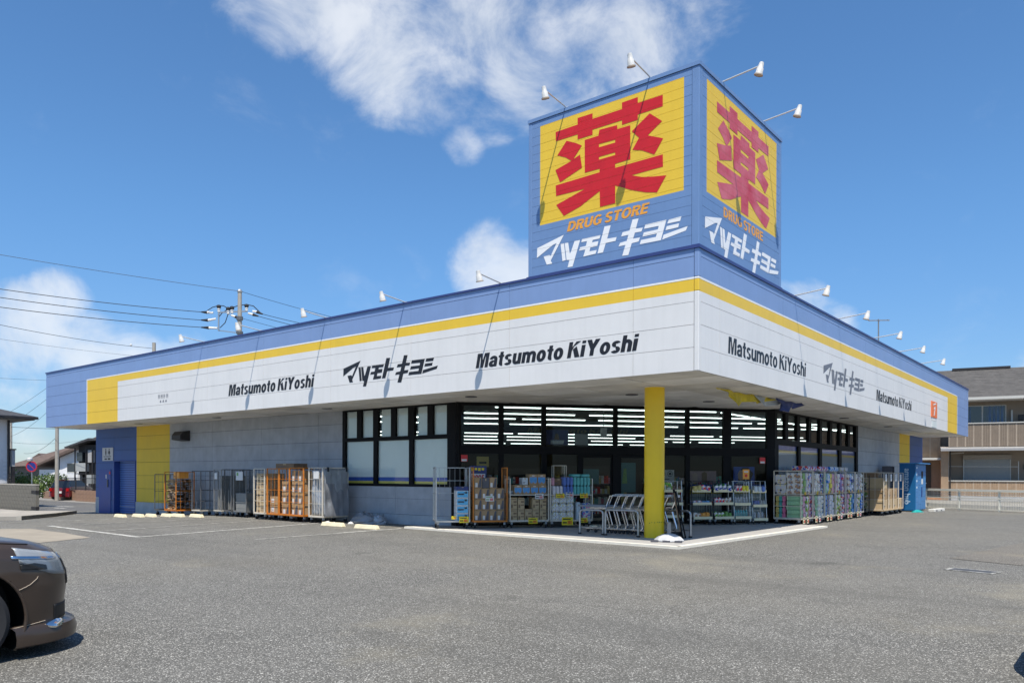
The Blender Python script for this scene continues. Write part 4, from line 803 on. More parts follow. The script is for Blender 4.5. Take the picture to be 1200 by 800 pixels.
# left wall, far end to the entrance
def LC(x, y): return (x, y, gz(x))
cage('empty thin grey roll cage in front of the yellow wall band', LC(-23.55, 1.40), 0, .85, .62, 1.62, 'dark_steel', rods=4)
oc = cage('rusty orange roll cage crammed with flattened cardboard', LC(-22.35, 1.25), 0, .86, .74, 1.68, 'orange_steel', back=True, rods=4)
z = .22; k = 0
while z < 1.34:
    hh = rnd.uniform(.03, .07); m = MB(); n = 7
    rows = [[(-.36+.72*i/n+rnd.uniform(-.02, .02), s*(.30+rnd.uniform(-.03, .03)), z_+.018*math.sin(i*1.3+k)) for i in range(n+1)] for s, z_ in ((-1, 0), (-1, hh*.8), (1, hh*.8), (1, 0))]
    m.grid(rows, 0, False); o = place(oc, rnd.uniform(-.03, .03), rnd.uniform(-.02, .02), z, m.mesh('sheet', rnd.choice(['fold_cartons', 'fold_cartons', 'carton_dark', 'carton'])), 'flattened_carton', WD[k]+' flattened carton up from the bottom of the rusty orange cage', 'flattened carton', 'flattened cartons in the rusty orange cage')
    z += hh+.012; k += 1
place(oc, .16, -.02, z+.02, cartonmesh(.42, .4, .26, 'plain:tag_orange'), 'carton', 'bright orange carton on top of the flattened cardboard', 'carton', 'cartons on the roll cages')
a1 = cage('empty grey roll cage left of the nested pair on the left wall', LC(-20.55, 1.30), 0, .62, .72, 1.66, 'dark_steel', deck='cream_steel', rods=4)
b1 = cage('grey nested roll cage with a small white plate at its top', LC(-19.1, 1.32), 0, .50, .74, 1.68, 'grey_steel', deck='cream_steel', rods=5, front=True)
MB().box(-.18, -.02, -.395, -.385, 1.34, 1.56).build('name_plate', 'paper_white', b1)
b2 = cage('grey nested roll cage pushed in behind the white plated one', LC(-18.56, 1.40), 0, .46, .74, 1.68, 'dark_steel', rods=7)
for q in (b1, b2):
    for k in range(2): MB().box(-.10+k*.14, -.075+k*.14, -.30, .33, .24, (.95, 1.45)[k]).build('folded_deck', 'bin_grey', q)
c1 = cage('grey roll cage holding big grey plastic bins', LC(-17.85, 1.42), 0, .78, .72, 1.66, 'grey_steel', rods=3, shelf=None)
pl_ = MB().box(-.22, .20, -.385, -.372, 1.30, 1.60).build('name_plate', 'paper_white', c1); MB().box(-.17, -.07, -.389, -.3855, 1.46, 1.57).build('emblem', 'roll_green', pl_)
for k, (zz, hh) in enumerate(((.20, .36), (.565, .28))):
    m = MB(); m.prism([(-.33, 0), (.33, 0), (.355, hh), (-.355, hh)], lambda a, b: (a, -.30, b), lambda a, b: (a, .28, b)); m.box(-.37, .37, -.315, .295, hh-.05, hh-.02); m.box(-.3, .3, -.306, -.30, hh*.3, hh*.34)
    place(c1, 0, 0, zz, m.mesh('bin', 'bin_grey'), 'plastic_bin', ('lower', 'upper')[k]+' grey plastic bin in the plated roll cage', 'bin', 'grey plastic bins')
d1 = cage('cream roll cage left of the orange cages, holding pale cartons', LC(-16.25, 1.22), 0, .64, .88, 1.70, 'cream_steel', front=True, rods=3, hz=(.62, 1.0, 1.36))
for k in range(5): place(d1, 0, 0, .20+k*.27, cartonmesh(.54, .74, .262, 'tea:carton_pale'), 'carton', ORD[k]+' pale carton in the cream roll cage', 'carton', 'cartons in the cream roll cage')
e1 = cage('left one of the three bright orange roll cages', LC(-15.47, 1.22), 0, .66, .88, 1.70, 'orange_steel', front=True, rods=3, hz=(.62, 1.0, 1.36))
for k in range(2): place(e1, .0, 0, .20+k*.30, cartonmesh(.52, .74, .28, 'sticker:carton'), 'carton', ORD[k]+' brown carton in the left orange cage', 'carton', 'cartons in the orange cages')
place(e1, .32, .06, 1.71, cartonmesh(.98, .55, .16, 'plain:carton_dark'), 'carton', 'flat dark carton lying across the tops of two orange cages', 'carton', 'cartons on the roll cages')
e2 = cage('middle one of the three bright orange roll cages', LC(-14.80, 1.20), 0, .60, .88, 1.70, 'orange_steel', front=True, rods=3, hz=(.62, 1.0, 1.36))
for k in range(3): place(e2, .0, 0, .20+k*.37, cartonmesh(.48, .74, .35, 'diag:carton'), 'carton', ORD[k]+' carton with grey print in the middle orange cage', 'carton', 'cartons in the orange cages')
e3 = cage('right one of the three orange roll cages, full of printed cartons', LC(-14.08, 1.14), 0, .76, .88, 1.72, 'orange_steel', front=True, rods=3, hz=(.62, 1.0, 1.36))
for k in range(4):
    for c in range(2): place(e3, -.17+c*.34, 0, .20+k*.36, cartonmesh(.33, .74, .35, 'diag:carton'), 'carton', '%s row %s carton with grey print in the right orange cage' % (ORD[k], ('left', 'right')[c]), 'carton', 'cartons in the orange cages')
s1 = cage('pale grey roll cage hung with a silver insulated cover', LC(-13.13, 1.22), 0, .70, .98, 1.72, 'cream_steel', front=True, rods=5, hz=(.6, 1.0, 1.36))
m = MB()
def drape(f, a0, a1, z0, z1, n=14, k=16, amp=.022):
    rows = []
    for j in range(k+1):
        v = j/k; rows.append([f(a0+(a1-a0)*i/n, z0+(z1-z0)*v, amp*(math.sin(i*1.9+v*3)*.6+math.sin(i*.7-v*7)*.5+.6*math.sin(v*9+i*.3))) for i in range(n+1)])
    m.grid(rows)
drape(lambda a, z, e: (.375+e, a, z), -.46, .50, .22, 1.69); drape(lambda a, z, e: (a, -.42+e*1.3, z), -.30, .33, .24, 1.64, amp=.03)
cv = m.build('insulated_cover', ['tarp_silver'], s1, smooth=True); sm = cv.modifiers.new('s', 'SOLIDIFY'); sm.thickness = .01
m = MB(); drape(lambda a, z, e: (.392+e, a, z), -.44, .48, .22, 1.22); m.build('grey_flap', 'tarp_grey', s1, smooth=True)
m = MB(); [m.box(.36, .40, y-.03, y+.03, 1.60, 1.74) for y in (-.32, .40)]; m.build('strap', 'rubber', s1); MB().box(-.1, .16, -.505, -.495, 1.38, 1.62).build('name_plate', 'paper_white', s1)
t = thing('folded_sheet', 'crumpled grey plastic sheet lying at the foot of the wall', 'plastic sheet', (-11.85, 1.62, 0), 0)
def lump(sx, sy, sz, seed, n=14, k=7):
    m = MB(); rows = []
    for j in range(k+1):
        v = j/k*math.pi/2; rows.append([(sx*math.cos(v)*math.cos(i/n*2*math.pi)*(1+.25*noise.noise((i*.6+seed, j*.7, 1))), sy*math.cos(v)*math.sin(i/n*2*math.pi)*(1+.25*noise.noise((i*.6, j*.7+seed, 4))), sz*math.sin(v)*(1+.35*noise.noise((i*.8, j*.9, seed)))) for i in range(n)])
    m.grid(rows, 0, True); return m
lump(.60, .32, .34, 3).build('sheet', 'tarp_grey', t); lump(.3, .25, .28, 9).build('fold', 'tarp_silver', t, (.52, .12, 0)); lump(.1, .08, .06, 5).build('scrap', 'paper_white', t, (-.18, -.42, 0))
for k, (x, y, l) in enumerate(((-12.3, .55, 'crumpled white paper scrap on the ground by the silver cage'), (-11.75, .35, 'small white scrap beside the wheel stop'))): tag(lump(.13, .09, .10, 11+k).build('paper_scrap', 'paper_white', None, (x, y, 0)), l, 'litter', 'scraps by the wall')
# wheel stops
SG = 'cream concrete wheel stops along the left wall'
for k, (x, y, w, l) in enumerate(((-22.6, -.9, .74, 'leftmost cream wheel stop, in front of the blue steel door'), (-21.95, -.55, .70, 'second cream wheel stop from the left, before the shutter'), (-21.5, -.30, .62, 'third wheel stop from the left, at the shutter edge'), (-20.9, .0, .68, 'wheel stop before the yellow wall band'), (-20.2, .05, .74, 'wheel stop before the rusty orange cage'), (-18.85, .0, .74, 'wheel stop right of the rusty orange cage'), (-11.55, .15, .96, 'wheel stop beside the grey plastic sheet'), (-9.95, .05, .92, 'rightmost wheel stop, below the ribbon window'))):
    m = MB(); m.prism([(-.09, 0), (.09, 0), (.055, .115), (-.055, .115)], lambda a, b: (-w/2+.04*(b > .1), a, b), lambda a, b: (w/2-.04*(b > .1), a, b)); tag(m.build('wheel_stop', 'stop_cream', None, (x, y, gz(x)), bevel=.012), l, 'wheel stop', SG)

# cages and goods along the glazed front; local x runs along the glass
def DC(u, n): return dg(u, n, .05)
CE = 'cartons for sale in the cages by the entrance'
e = cage('grey roll cage with blue boxes at the left corner of the glass', DC(-.26, .92), DANG, .92, .62, 1.66, 'galvanised', rods=4, hz=(.95, 1.30), left=True, back=True)
for k in range(4): place(e, .27, -.03, .20+k*.21, cartonmesh(.33, .5, .205, 'blue:paper_white'), 'carton', ORD[k]+' light blue printed box in the corner cage', 'carton', CE)
place(e, .27, -.03, .20+4*.21, cartonmesh(.34, .5, .10, 'plain:print_navy'), 'carton', 'navy box on top of the light blue boxes', 'carton', CE)
card(e, .30, -.335, .16, .26, .17, 'price_yellow', 'yellow price card below the light blue boxes'); card(e, .02, -.335, .26, .12, .08, 'price_yellow', 'small yellow price card left of the light blue boxes')
f = cage('orange roll cage full of cartons with grey print by the glass', DC(.76, .95), DANG, .94, .70, 1.66, 'orange_steel', rods=4, hz=(.95,), back=False)
for r_ in range(4):
    for c in range(4):
        if r_ == 3 and c in (2 - 1,): 
            place(f, -.315+c*.21, .02, .20+r_*.30, cartonmesh(.20, .5, .28, 'plain:print_grey'), 'carton', 'dark grey carton in the top row of the orange cage', 'carton', CE); continue
        if r_ == 3 and c == 3: continue
        place(f, -.315+c*.21, .0, .20+r_*.30, cartonmesh(.205, .5, .295, 'diag:carton'), 'carton', '%s row, %s carton in the orange cage by the glass' % (ORD[r_], CO[c]), 'carton', CE)
card(f, .0, -.27, .74, .24, .15, 'paper_white', 'white price card on the orange cage cartons', ('price_red', 'roll_green'))
pb = thing('price_board', 'dark poster board with white and red 2005 above the orange cage', 'poster', DC(.56, .50), DANG)
MB().box(-.24, .24, -.01, .01, 1.12, 1.72).build('board', 'print_navy', pb); MB().box(-.20, .20, -.016, -.0101, 1.14, 1.50).build('sheet', 'paper_white', pb); lettering('2005', .36, .17, 'price_red', pb, (-.18, -.017, 1.30), 0, 0, .03); MB().bar((0, .03, 0), (0, .03, 1.15), .02).build('post', 'dark_steel', pb)
m = MB(); [m.box(-.2+k*.1, -.13+k*.1, -.014, -.0101, 1.58+.02*(k % 2), 1.66) for k in range(4)]; m.box(-.19, .19, -.0175, -.0161, 1.17, 1.24, 1); m.build('print', ['price_yellow', 'print_navy'], pb)
g_ = cage('cream shelf cage with tea and water cartons by the glass', DC(1.87, .95), DANG, 1.10, .66, 1.36, 'cream_steel', rods=4, hz=(.95,), shelf=.90, back=False)
for r_ in range(2):
    for c in range(5):
        if (r_, c) == (1, 2): continue
        place(g_, -.42+c*.21, 0, .20+r_*.32, cartonmesh(.19, .45, .315, 'tea:carton_pale'), 'carton', '%s row, %s tan carton under the shelf' % (ORD[r_], CO[c]), 'carton', CE)
for c in range(4): place(g_, -.30+c*.235, 0, .926, cartonmesh(.225, .45, .26, 'water:carton'), 'carton', CO[c]+' pale blue printed carton on the cream shelf', 'carton', CE)
for c in range(2): place(g_, .14+c*.24, .02, 1.187, cartonmesh(.23, .45, .30, 'water:carton'), 'carton', ('left', 'right')[c]+' carton of the upper pair above the cream shelf', 'carton', CE)
place(g_, -.08, .05, 1.187, cartonmesh(.16, .4, .20, 'plain:pack_pale'), 'carton', 'small pale blue box left of the upper pair', 'carton', CE)
place(g_, -.38, .1, .926, cartonmesh(.30, .3, .10, 'plain:pack_pale'), 'carton', 'flat pale box at the left end of the cream shelf', 'carton', CE)
card(g_, .28, -.335, .80, .24, .15, 'paper_white', 'white price card on the cream shelf edge'); card(g_, .10, -.345, .12, .26, .16, 'price_yellow', 'yellow price card below the tan cartons')
h_ = cage('cream shelf cage of tissues and detergent right of the tan cartons', DC(3.08, .98), DANG, 1.22, .62, 1.36, 'cream_steel', rods=4, hz=(.95,), shelf=.90, back=False)
for r_ in range(3):
    for c in range(3): place(h_, -.44+c*.215, 0, .20+r_*.235, cartonmesh(.21, .45, .225, 'pack:tissue'), 'tissue_pack', '%s row, %s white patterned tissue pack' % (ORD[r_], ('left', 'middle', 'right')[c]), 'tissue pack', 'goods on the tissue shelf cage')
place(h_, .24, 0, .20, cartonmesh(.13, .4, .50, 'pack:pack_pale'), 'pack', 'tall white pack right of the tissue packs', 'pack', 'goods on the tissue shelf cage'); place(h_, .48, 0, .20, cartonmesh(.24, .4, .48, 'pack:wrap_floral'), 'pack', 'pale patterned pack at the right end below the shelf', 'pack', 'goods on the tissue shelf cage')
bt = MB().lathe([(.0, .0), (.042, 0), (.046, .02), (.046, .15), (.034, .19), (.016, .205), (.016, .235), (.0, .236)], 10).mesh('bottle', 'pack_aqua', True)
BT = {}
def bottle(mt):
    if mt not in BT:
        me = bt.copy(); me.materials.clear(); me.materials.append(M[mt]); BT[mt] = me
    return BT[mt]
for c in range(11):
    kind = ('roll_white', 'roll_white', 'roll_white', 'pack_blue', 'pack_blue', 'pack_blue', 'pack_aqua', 'pack_aqua', 'pack_aqua', 'pack_aqua', 'pack_aqua')[c]
    for r_ in range(2):
        if r_ and c < 3: continue
        place(h_, -.50+c*.10, -.18, .926+r_*.245, cartonmesh(.088, .3, .235, 'pack:'+kind), 'refill_pack', '%s row, %s refill pack from the left, %s' % (('lower', 'upper')[r_], WD[c], {'roll_white': 'white', 'pack_blue': 'blue', 'pack_aqua': 'aqua'}[kind]), 'refill pack', 'refill packs on the cream shelf')
for c in range(2): place(h_, .18+c*.27, .0, 1.42, cartonmesh(.26, .4, .07, 'pack:pack_aqua'), 'refill_pack', ('left', 'right')[c]+' flat aqua pack lying on the refill packs', 'refill pack', 'refill packs on the cream shelf')
place(h_, -.33, .0, 1.172, cartonmesh(.40, .3, .2, 'plain:carton_dark'), 'carton', 'dark open carton on the white refill packs', 'carton', 'goods on the tissue shelf cage'); place(h_, -.50, -.1, 1.172, cartonmesh(.08, .2, .22, 'pack:roll_rose'), 'refill_pack', 'pink refill pack beside the dark open carton', 'refill pack', 'refill packs on the cream shelf')
for lx, lz, w, l in ((-.33, .83, .24, 'yellow price card above the tissue packs'), (.36, .83, .22, 'yellow price card on the right of the tissue shelf'), (-.12, .07, .32, 'large yellow price card below the tissue packs'), (.36, .14, .22, 'small yellow price card low at the right of the tissue shelf')): card(h_, lx, -.325, lz, w, .13 if lz > .1 else .22, 'price_yellow', l)
card(h_, -.06, -.325, .86, .22, .13, 'paper_white', 'white price card above the tissue packs')
ab = thing('acrylic_box', 'clear acrylic suggestion box with a pale frame behind the tissue cage', 'display box', DC(2.95, .48), DANG)
m = MB(); [m.bar((x, y, 1.05), (x, y, 1.74), .015) for x in (-.19, .19) for y in (-.1, .1)]; [m.bar((-.19, y, z), (.19, y, z), .015) for y in (-.1, .1) for z in (1.05, 1.74)]; m.build('frame', 'cream_steel', ab); MB().box(-.185, .185, -.095, .095, 1.06, 1.73).build('pane', 'clear_acrylic', ab); MB().box(-.2, .2, -.12, .12, 0, 1.04).build('stand', 'dark_steel', ab)

# cart corral and small shopping carts
RG = 'bent steel rails of the cart corral'
def rail(x0, x1, y, h, label):
    t = thing('corral_rail', label, 'rail', ((x0+x1)/2, y, .05), 0, RG); w = (x1-x0)/2; c = .08
    m = MB(); m.path([(-w, 0, 0), (-w, 0, h-c), (-w+.025, 0, h-.025), (-w+c, 0, h), (w-c, 0, h), (w-.025, 0, h-.025), (w, 0, h-c), (w, 0, 0)], .05, 0, 10); m.build('hoop', 'galvanised', t, smooth=True)
    MB().bar((-w, 0, .17), (w, 0, .17), .028, 0, 8).bar((-w, 0, h*.55), (-w+.001, 0, h*.55), .02).build('crossbar', 'galvanised', t, smooth=True)
    m = MB(); [m.lathe([(.045, -.004), (.045, .03), (.03, .035)], 10, (x, 0, 0)) for x in (-w, w)]; m.build('foot', 'rubber', t)
rail(-4.10, -3.42, 1.95, .60, 'left steel rail of the cart corral, nearest the tissue cage'); rail(-3.34, -2.43, 1.93, .62, 'middle steel rail of the cart corral, left of the pillar'); rail(-2.36, -1.42, 2.62, .62, 'right steel rail of the cart corral, behind the yellow pillar')
CGp = 'small shopping carts nested in the corral'
ct = thing('shopping_cart', 'foremost shopping cart in the front row, at its left end', 'shopping cart', (-3.95, 2.75, .05), 0, CGp)
m = MB()
for y in (-.2, .2):
    m.path([(-.36, y, .10), (.30, y, .10), (.36, y, .16), (.22, y, .62), (.30, y, .80), (.36, y, .93), (.44, y, .95)], .028, 0, 6); m.bar((-.34, y, .60), (.24, y, .66), .022, 0, 6)
m.bar((.44, -.2, .95), (.44, .2, .95), .032, 0, 8).bar((-.36, -.2, .10), (-.36, .2, .10), .024).bar((-.34, -.2, .60), (-.34, .2, .60), .022); m.build('frame', 'chrome', ct)
m = MB(); [m.bar((-.34, -.19+.38*i/7, .61), (.23, -.19+.38*i/7, .665), .008, 0, 3) for i in range(8)]; [m.bar((-.34+.57*i/5, -.2, .61+.055*i/5), (-.34+.57*i/5, .2, .61+.055*i/5), .008, 0, 3) for i in range(6)]; m.build('top_rack', 'chrome', ct)
m = MB(); [m.bar((-.36+.66*i/6, -.2, .115), (-.36+.66*i/6, .2, .115), .010, 0, 3) for i in range(7)]; m.build('lower_rack', 'chrome', ct)
m = MB(); m.box(.40, .48, -.15, .15, .93, .975); m.build('handle_grip', 'plastic_white', ct, bevel=.008)
for x in (-.3, .28):
    for y in (-.19, .19): MB().bar((x, y-.015, .045), (x, y+.015, .045), .09, 0, 10).build('wheel', 'rubber', ct)
NM = ['second', 'third', 'fourth', 'fifth', 'sixth', 'seventh', 'eighth']
for k in range(7): again(ct, (-3.95+.235*(k+1), 2.75, .05), 0, NM[k]+' shopping cart from the left in the front row of the corral')
for k in range(8): again(ct, (-4.3+.235*k, 3.45, .05), 0, (['first']+NM)[k]+' shopping cart from the left in the rear row of the corral')
bd = thing('flat_tray', 'grey flat tray resting on the left end of the nested carts', 'tray', (-4.10, 2.72, .70), 0); m = MB(); m.box(-.42, .40, -.22, .22, 0, .025).box(-.42, .40, -.23, -.205, .025, .05).box(-.42, .40, .205, .23, .025, .05); m.build('tray', 'tarp_grey', bd)
# things by the pillar
sb = thing('sign_base', 'white plastic weighted sign base on the kerb by the pillar', 'sign base', (-1.33, 1.36, .05), R(20))
m = MB(); m.lathe([(.33, .0), (.33, .03), (.26, .10), (.14, .155), (.06, .17), (.0, .17)], 8); m.build('weight', 'plastic_white', sb, bevel=.012); MB().lathe([(.045, .165), (.04, .42), (.0, .42)], 12).build('socket', 'grey_steel', sb)
m = MB(); [m.box(-.36+k*.26, -.20+k*.26, -.335, -.25, 0, .04) for k in range(3)]; m.build('foot', 'print_grey', sb)
af = thing('folding_sign', 'black folded sign board leaning edge on behind the pillar', 'sign board', (-1.66, 2.50, .05), R(26))
m = MB(); m.prism([(.05, .0), (.10, .0), (-.10, 1.14), (-.145, 1.13)], lambda a, b: (a, -.24, b), lambda a, b: (a, .24, b)); m.build('front_board', 'frame_black', af); m = MB(); m.prism([(.14, .0), (.17, .0), (-.06, 1.10), (-.085, 1.09)], lambda a, b: (a, -.24, b), lambda a, b: (a, .24, b)); m.build('rear_board', 'frame_black', af)
m = MB(); m.prism([(.02, .15), (.05, .15), (-.10, 1.06), (-.125, 1.05)], lambda a, b: (a, -.246, b), lambda a, b: (a, -.2405, b)); m.build('edge_strip', 'carton_dark', af); MB().box(-.22, .04, -.16, .12, .0, .13).build('weight_bag', 'rubber', af, bevel=.03)

# display racks on the right of the glazed front
def wirerack(label, u, w, mt='galvanised', shelves=(.22, .62, 1.0), goods=None, strip='tag_cream', h=1.30, acr=False):
    t = thing('display_rack', label, 'display rack', DC(u, .62), DANG, 'display racks by the glass')
    m = MB(); x = w/2
    for sx in (-x, x): m.bar((sx, -.20, .08), (sx, -.08, h), .022).bar((sx, .20, .08), (sx, .20, h), .022).bar((sx, -.2, .1), (sx, .2, .1), .018).bar((sx, -.08, h), (sx, .2, h), .018)
    m.build('frame', mt, t)
    m = MB(); n = 8; [m.bar((-x+w*i/n, .2, .12), (-x+w*i/n, .2, h), .008, 0, 3) for i in range(1, n)]; [m.bar((-x, .2, z), (x, .2, z), .012) for z in (.4, .8, h)]; m.build('back_grid', mt, t)
    for k, s in enumerate(shelves):
        q = MB(); q.box(-x, x, -.26+.05*k, .19, s-.015, s).build('shelf', mt if not acr else 'clear_acrylic', t)
        MB().box(-x, x, -.275+.05*k, -.262+.05*k, s-.03, s+.05).build('price_strip', strip if k or not acr else 'tag_cream', t)
        if acr: MB().box(-x, x, -.262+.05*k, -.256+.05*k, s+.05, s+.18).build('acrylic_front', 'clear_acrylic', t)
    for sx in (-x+.04, x-.04):
        for y in (-.17, .17): caster(t, sx, y) if not acr else None
        if acr:
            for y in (-.17, .17): MB().bar((sx, y, 0), (sx, y, .1), .03).build('foot', 'rubber', t)
    return t
GD = 'goods on the display racks'
r0 = wirerack('tall empty wire rack half hidden by the yellow pillar', 6.35, .62, 'galvanised', (.25, .62, 1.0), acr=True)
place(r0, -.12, -.05, 1.02, cartonmesh(.30, .1, .24, 'pack:wrap_green'), 'pack', 'green and yellow pack on the wire rack by the pillar', 'pack', GD)
pp = thing('pictogram_board', 'white board of round black pictograms standing inside the glass', 'sign', dg(6.5, -.25, .03), DANG); MB().box(-.42, .36, -.01, .01, 1.22, 1.66).build('board', 'paper_white', pp); MB().bar((0, .02, 0), (0, .02, 1.25), .03).build('post', 'dark_steel', pp)
m = MB()
for k in range(3): m.lathe([(.075, 0), (.09, 0), (.09, .003), (.075, .003), (.075, 0)], 14, (-.28+k*.25, -.012, 1.54), 0, (0, -1, 0), False); m.poly([(-.28+k*.25+.05*math.cos(a*.9), -.0125, 1.54+.045*math.sin(a*.9)) for a in range(7)])
m.box(-.36, .30, -.013, -.0101, 1.30, 1.33); m.box(-.3, .2, -.013, -.0101, 1.36, 1.385); m.build('pictogram', 'print_black', pp)
r1 = wirerack('black display rack with yellow price strips, left of the pair', 7.28, .60, 'rack_black', (.20, .62, 1.0)); r2 = wirerack('black display rack with blue packs, right of the pair', 7.98, .62, 'rack_black', (.20, .62, 1.0))
for rk, rows in ((r1, ((.18, 'roll_gold', 'wrap_red', 4), (.10, 'wrap_floral', 'roll_sky', 4), (.16, 'wrap_brown', 'tag_orange', 4))), (r2, ((.22, 'wrap_navy', 'wrap_navy', 4), (.18, 'wrap_red', 'wrap_brown', 5), (.18, 'wrap_green', 'roll_green', 5)))):
    for k, (hh, a_, b_, n) in enumerate(rows):
        zz = (1.0, .62, .20)[k]
        for i in range(n): w = .56/n; place(rk, -.28+w*(i+.5), -.06+rnd.uniform(-.02, .02), zz+.001, cartonmesh(w*.92, .24, hh*(.85+.3*((i*7+k) % 3)/3), 'pack:'+(a_ if i < n/2 else b_)), 'pack', '%s shelf, %s small pack on the %s black rack' % (('top', 'middle', 'bottom')[k], CO[i], 'left' if rk is r1 else 'right'), 'pack', GD)
r3 = wirerack('clear acrylic display rack with red and yellow packs', 8.60, .52, 'galvanised', (.20, .60, 1.0), acr=True); r4 = wirerack('narrow clear acrylic display rack at the corner post', 9.18, .46, 'galvanised', (.14, .55, .98), acr=True)
for rk, rows, nm in ((r3, (('wrap_red', 'roll_yellow', 0, 4), ('plastic_white', 'plastic_white', 1, 5), ('pack_aqua', 'pack_aqua', 1, 5)), 'red and yellow'), (r4, (('pack_pale', 'pack_blue', 0, 3), ('pack_blue', 'plastic_white', 0, 4), ('plastic_white', 'plastic_white', 1, 3)), 'narrow')):
    for k, (a_, b_, rd, n) in enumerate(rows):
        zz = ((1.0, .60, .20), (.98, .55, .14))[rk is r4][k]; W_ = .44 if rk is r3 else .38
        for i in range(n):
            w = W_/n; mt = a_ if i < n/2 else b_
            place(rk, -W_/2+w*(i+.5), -.10, zz+.001, bottle(mt) if rd else cartonmesh(w*.9, .2, .17, 'pack:'+mt), 'bottle' if rd else 'pack', '%s shelf, %s %s on the %s acrylic rack' % (('top', 'middle', 'bottom')[k], CO[i], 'bottle' if rd else 'pack', nm), 'bottle' if rd else 'pack', GD)
os_ = thing('notice_stand', 'orange notice card on a thin stand above the acrylic racks', 'notice', DC(8.93, .42), DANG); MB().bar((0, 0, 0), (0, 0, 1.42), .014, 0, 6).build('stem', 'galvanised', os_); cd = MB().box(-.11, .11, -.012, -.004, 1.36, 1.66).build('card', 'tag_orange', os_); MB().lathe([(.0, 0), (.045, 0), (.05, .003), (0, .003)], 9, (0, -.0125, 1.47), 0, (0, -1, 0)).build('emblem', 'price_red', cd); MB().box(-.07, .07, -.0145, -.0121, 1.57, 1.61).build('lettering', 'paper_white', cd)
# things seen through the glass
IG = 'shelves and posters inside the shop'
def gondola(label, u, n, w, mts, h=1.55):
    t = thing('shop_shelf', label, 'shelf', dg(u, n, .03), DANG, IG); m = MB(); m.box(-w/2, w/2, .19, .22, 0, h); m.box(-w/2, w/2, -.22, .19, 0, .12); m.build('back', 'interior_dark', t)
    for k in range(4):
        z = .12+k*.36; 
        if k: MB().box(-w/2, w/2, -.20, .189, z-.02, z).build('shelf', 'grey_steel', t)
        m = MB(); x = -w/2+.02
        while x < w/2-.08: ww = rnd.uniform(.05, .12); m.box(x, x+ww*.93, -.18, .10, z+.001, z+rnd.uniform(.16, .29), rnd.randrange(len(mts))); x += ww
        o = m.build('goods', mts, t); o['kind'] = 'stuff'
for k, (u, n, w) in enumerate(((.6, -2.4, 2.2), (3.0, -3.6, 2.4), (5.6, -4.2, 2.4), (8.4, -2.0, 1.9), (1.0, -6.5, 3.6), (6.0, -7.0, 3.6), (9.8, -6.0, 3.2))):
    gondola('dim shop shelf of small goods, %s as seen through the glass' % ('left front', 'centre left front', 'behind the doors', 'right front', 'left middle', 'centre middle', 'right middle')[k], u, n, w, ['wrap_red', 'wrap_floral', 'roll_white', 'price_red', 'pack_pale', 'roll_gold', 'roll_pink', 'pack_aqua'], 1.62+.1*(k % 3))
def poster(u, z0, z1, w, label, parts, n=-.09):
    t = thing('poster', label, 'poster', dg(u, n, 0), DANG, 'posters on the shop glass'); MB().box(-w/2, w/2, -.004, .004, z0, z1).build('sheet', parts[0], t)
    for i, (pol, mt) in enumerate(parts[1:]): flat_shapes([[(-w/2+a*w, z0+b*(z1-z0)) for a, b in pol]], lambda x, z, d: (x, -.004-.001*(i+1), z), 'print', mt, t)
face = [(.35+.2*math.cos(a*.45), .52+.3*math.sin(a*.45)) for a in range(14)]
poster(9.15, 1.26, 1.80, .72, 'poster of a dark haired face behind the right hand glass', ['film_blue', ([(.2, .05), (.75, .05), (.95, .6), (.7, .95), (.4, .95), (.25, .6)], 'print_black'), ([(.36+.16*math.cos(a*.45), .50+.3*math.sin(a*.45)) for a in range(14)], 'poster_skin'), ([(.1, .0), (.8, .0), (.65, .18), (.3, .18)], 'pack_pale')])
poster(7.75, 1.30, 1.66, .9, 'pink poster of faces behind the glass', ['poster_pink', ([(.1, 0), (.3, .0), (.3, .7), (.2, .9), (.1, .7)], 'poster_skin'), ([(.45, 0), (.65, .0), (.65, .8), (.55, .95), (.45, .8)], 'carton_dark')])
poster(3.0, 2.42, 2.86, .78, 'dark poster with pale figures high on the glass', ['print_navy', ([(.3, .05), (.8, .05), (.85, .3), (.3, .3)], 'pack_pale'), ([(.45, .35), (.65, .35), (.6, .75), (.5, .75)], 'carton_dark')])
poster(3.8, 2.42, 2.75, .42, 'small grey poster beside the dark poster', ['interior_floor']); poster(5.25, 1.0, 1.9, .55, 'teal poster on the right sliding door', ['poster_teal', ([(.2, .3), (.5, .3), (.45, .8), (.3, .8)], 'roll_green')], -.07)
poster(4.05, 1.25, 1.7, .6, 'dark green poster on the left sliding door', ['poster_teal', ([(.2, .0), (.7, .0), (.5, .7)], 'roll_green')], -.07)
poster(.80, 1.75, 2.05, .36, 'yellow notice on the leftmost glass pane', ['film_ochre', ([(.2, .3), (.8, .3), (.8, .5), (.2, .5)], 'print_black')])
cu = thing('ceiling_speaker', 'small pale unit hanging on a rod inside the upper glass', 'ceiling unit', dg(4.68, -.6, 0), DANG); MB().bar((0, 0, 2.95), (0, 0, 3.575), .02).build('rod', 'dark_steel', cu); MB().box(-.09, .09, -.06, .06, 2.70, 2.97).build('case', 'lamp_slot', cu, bevel=.01)

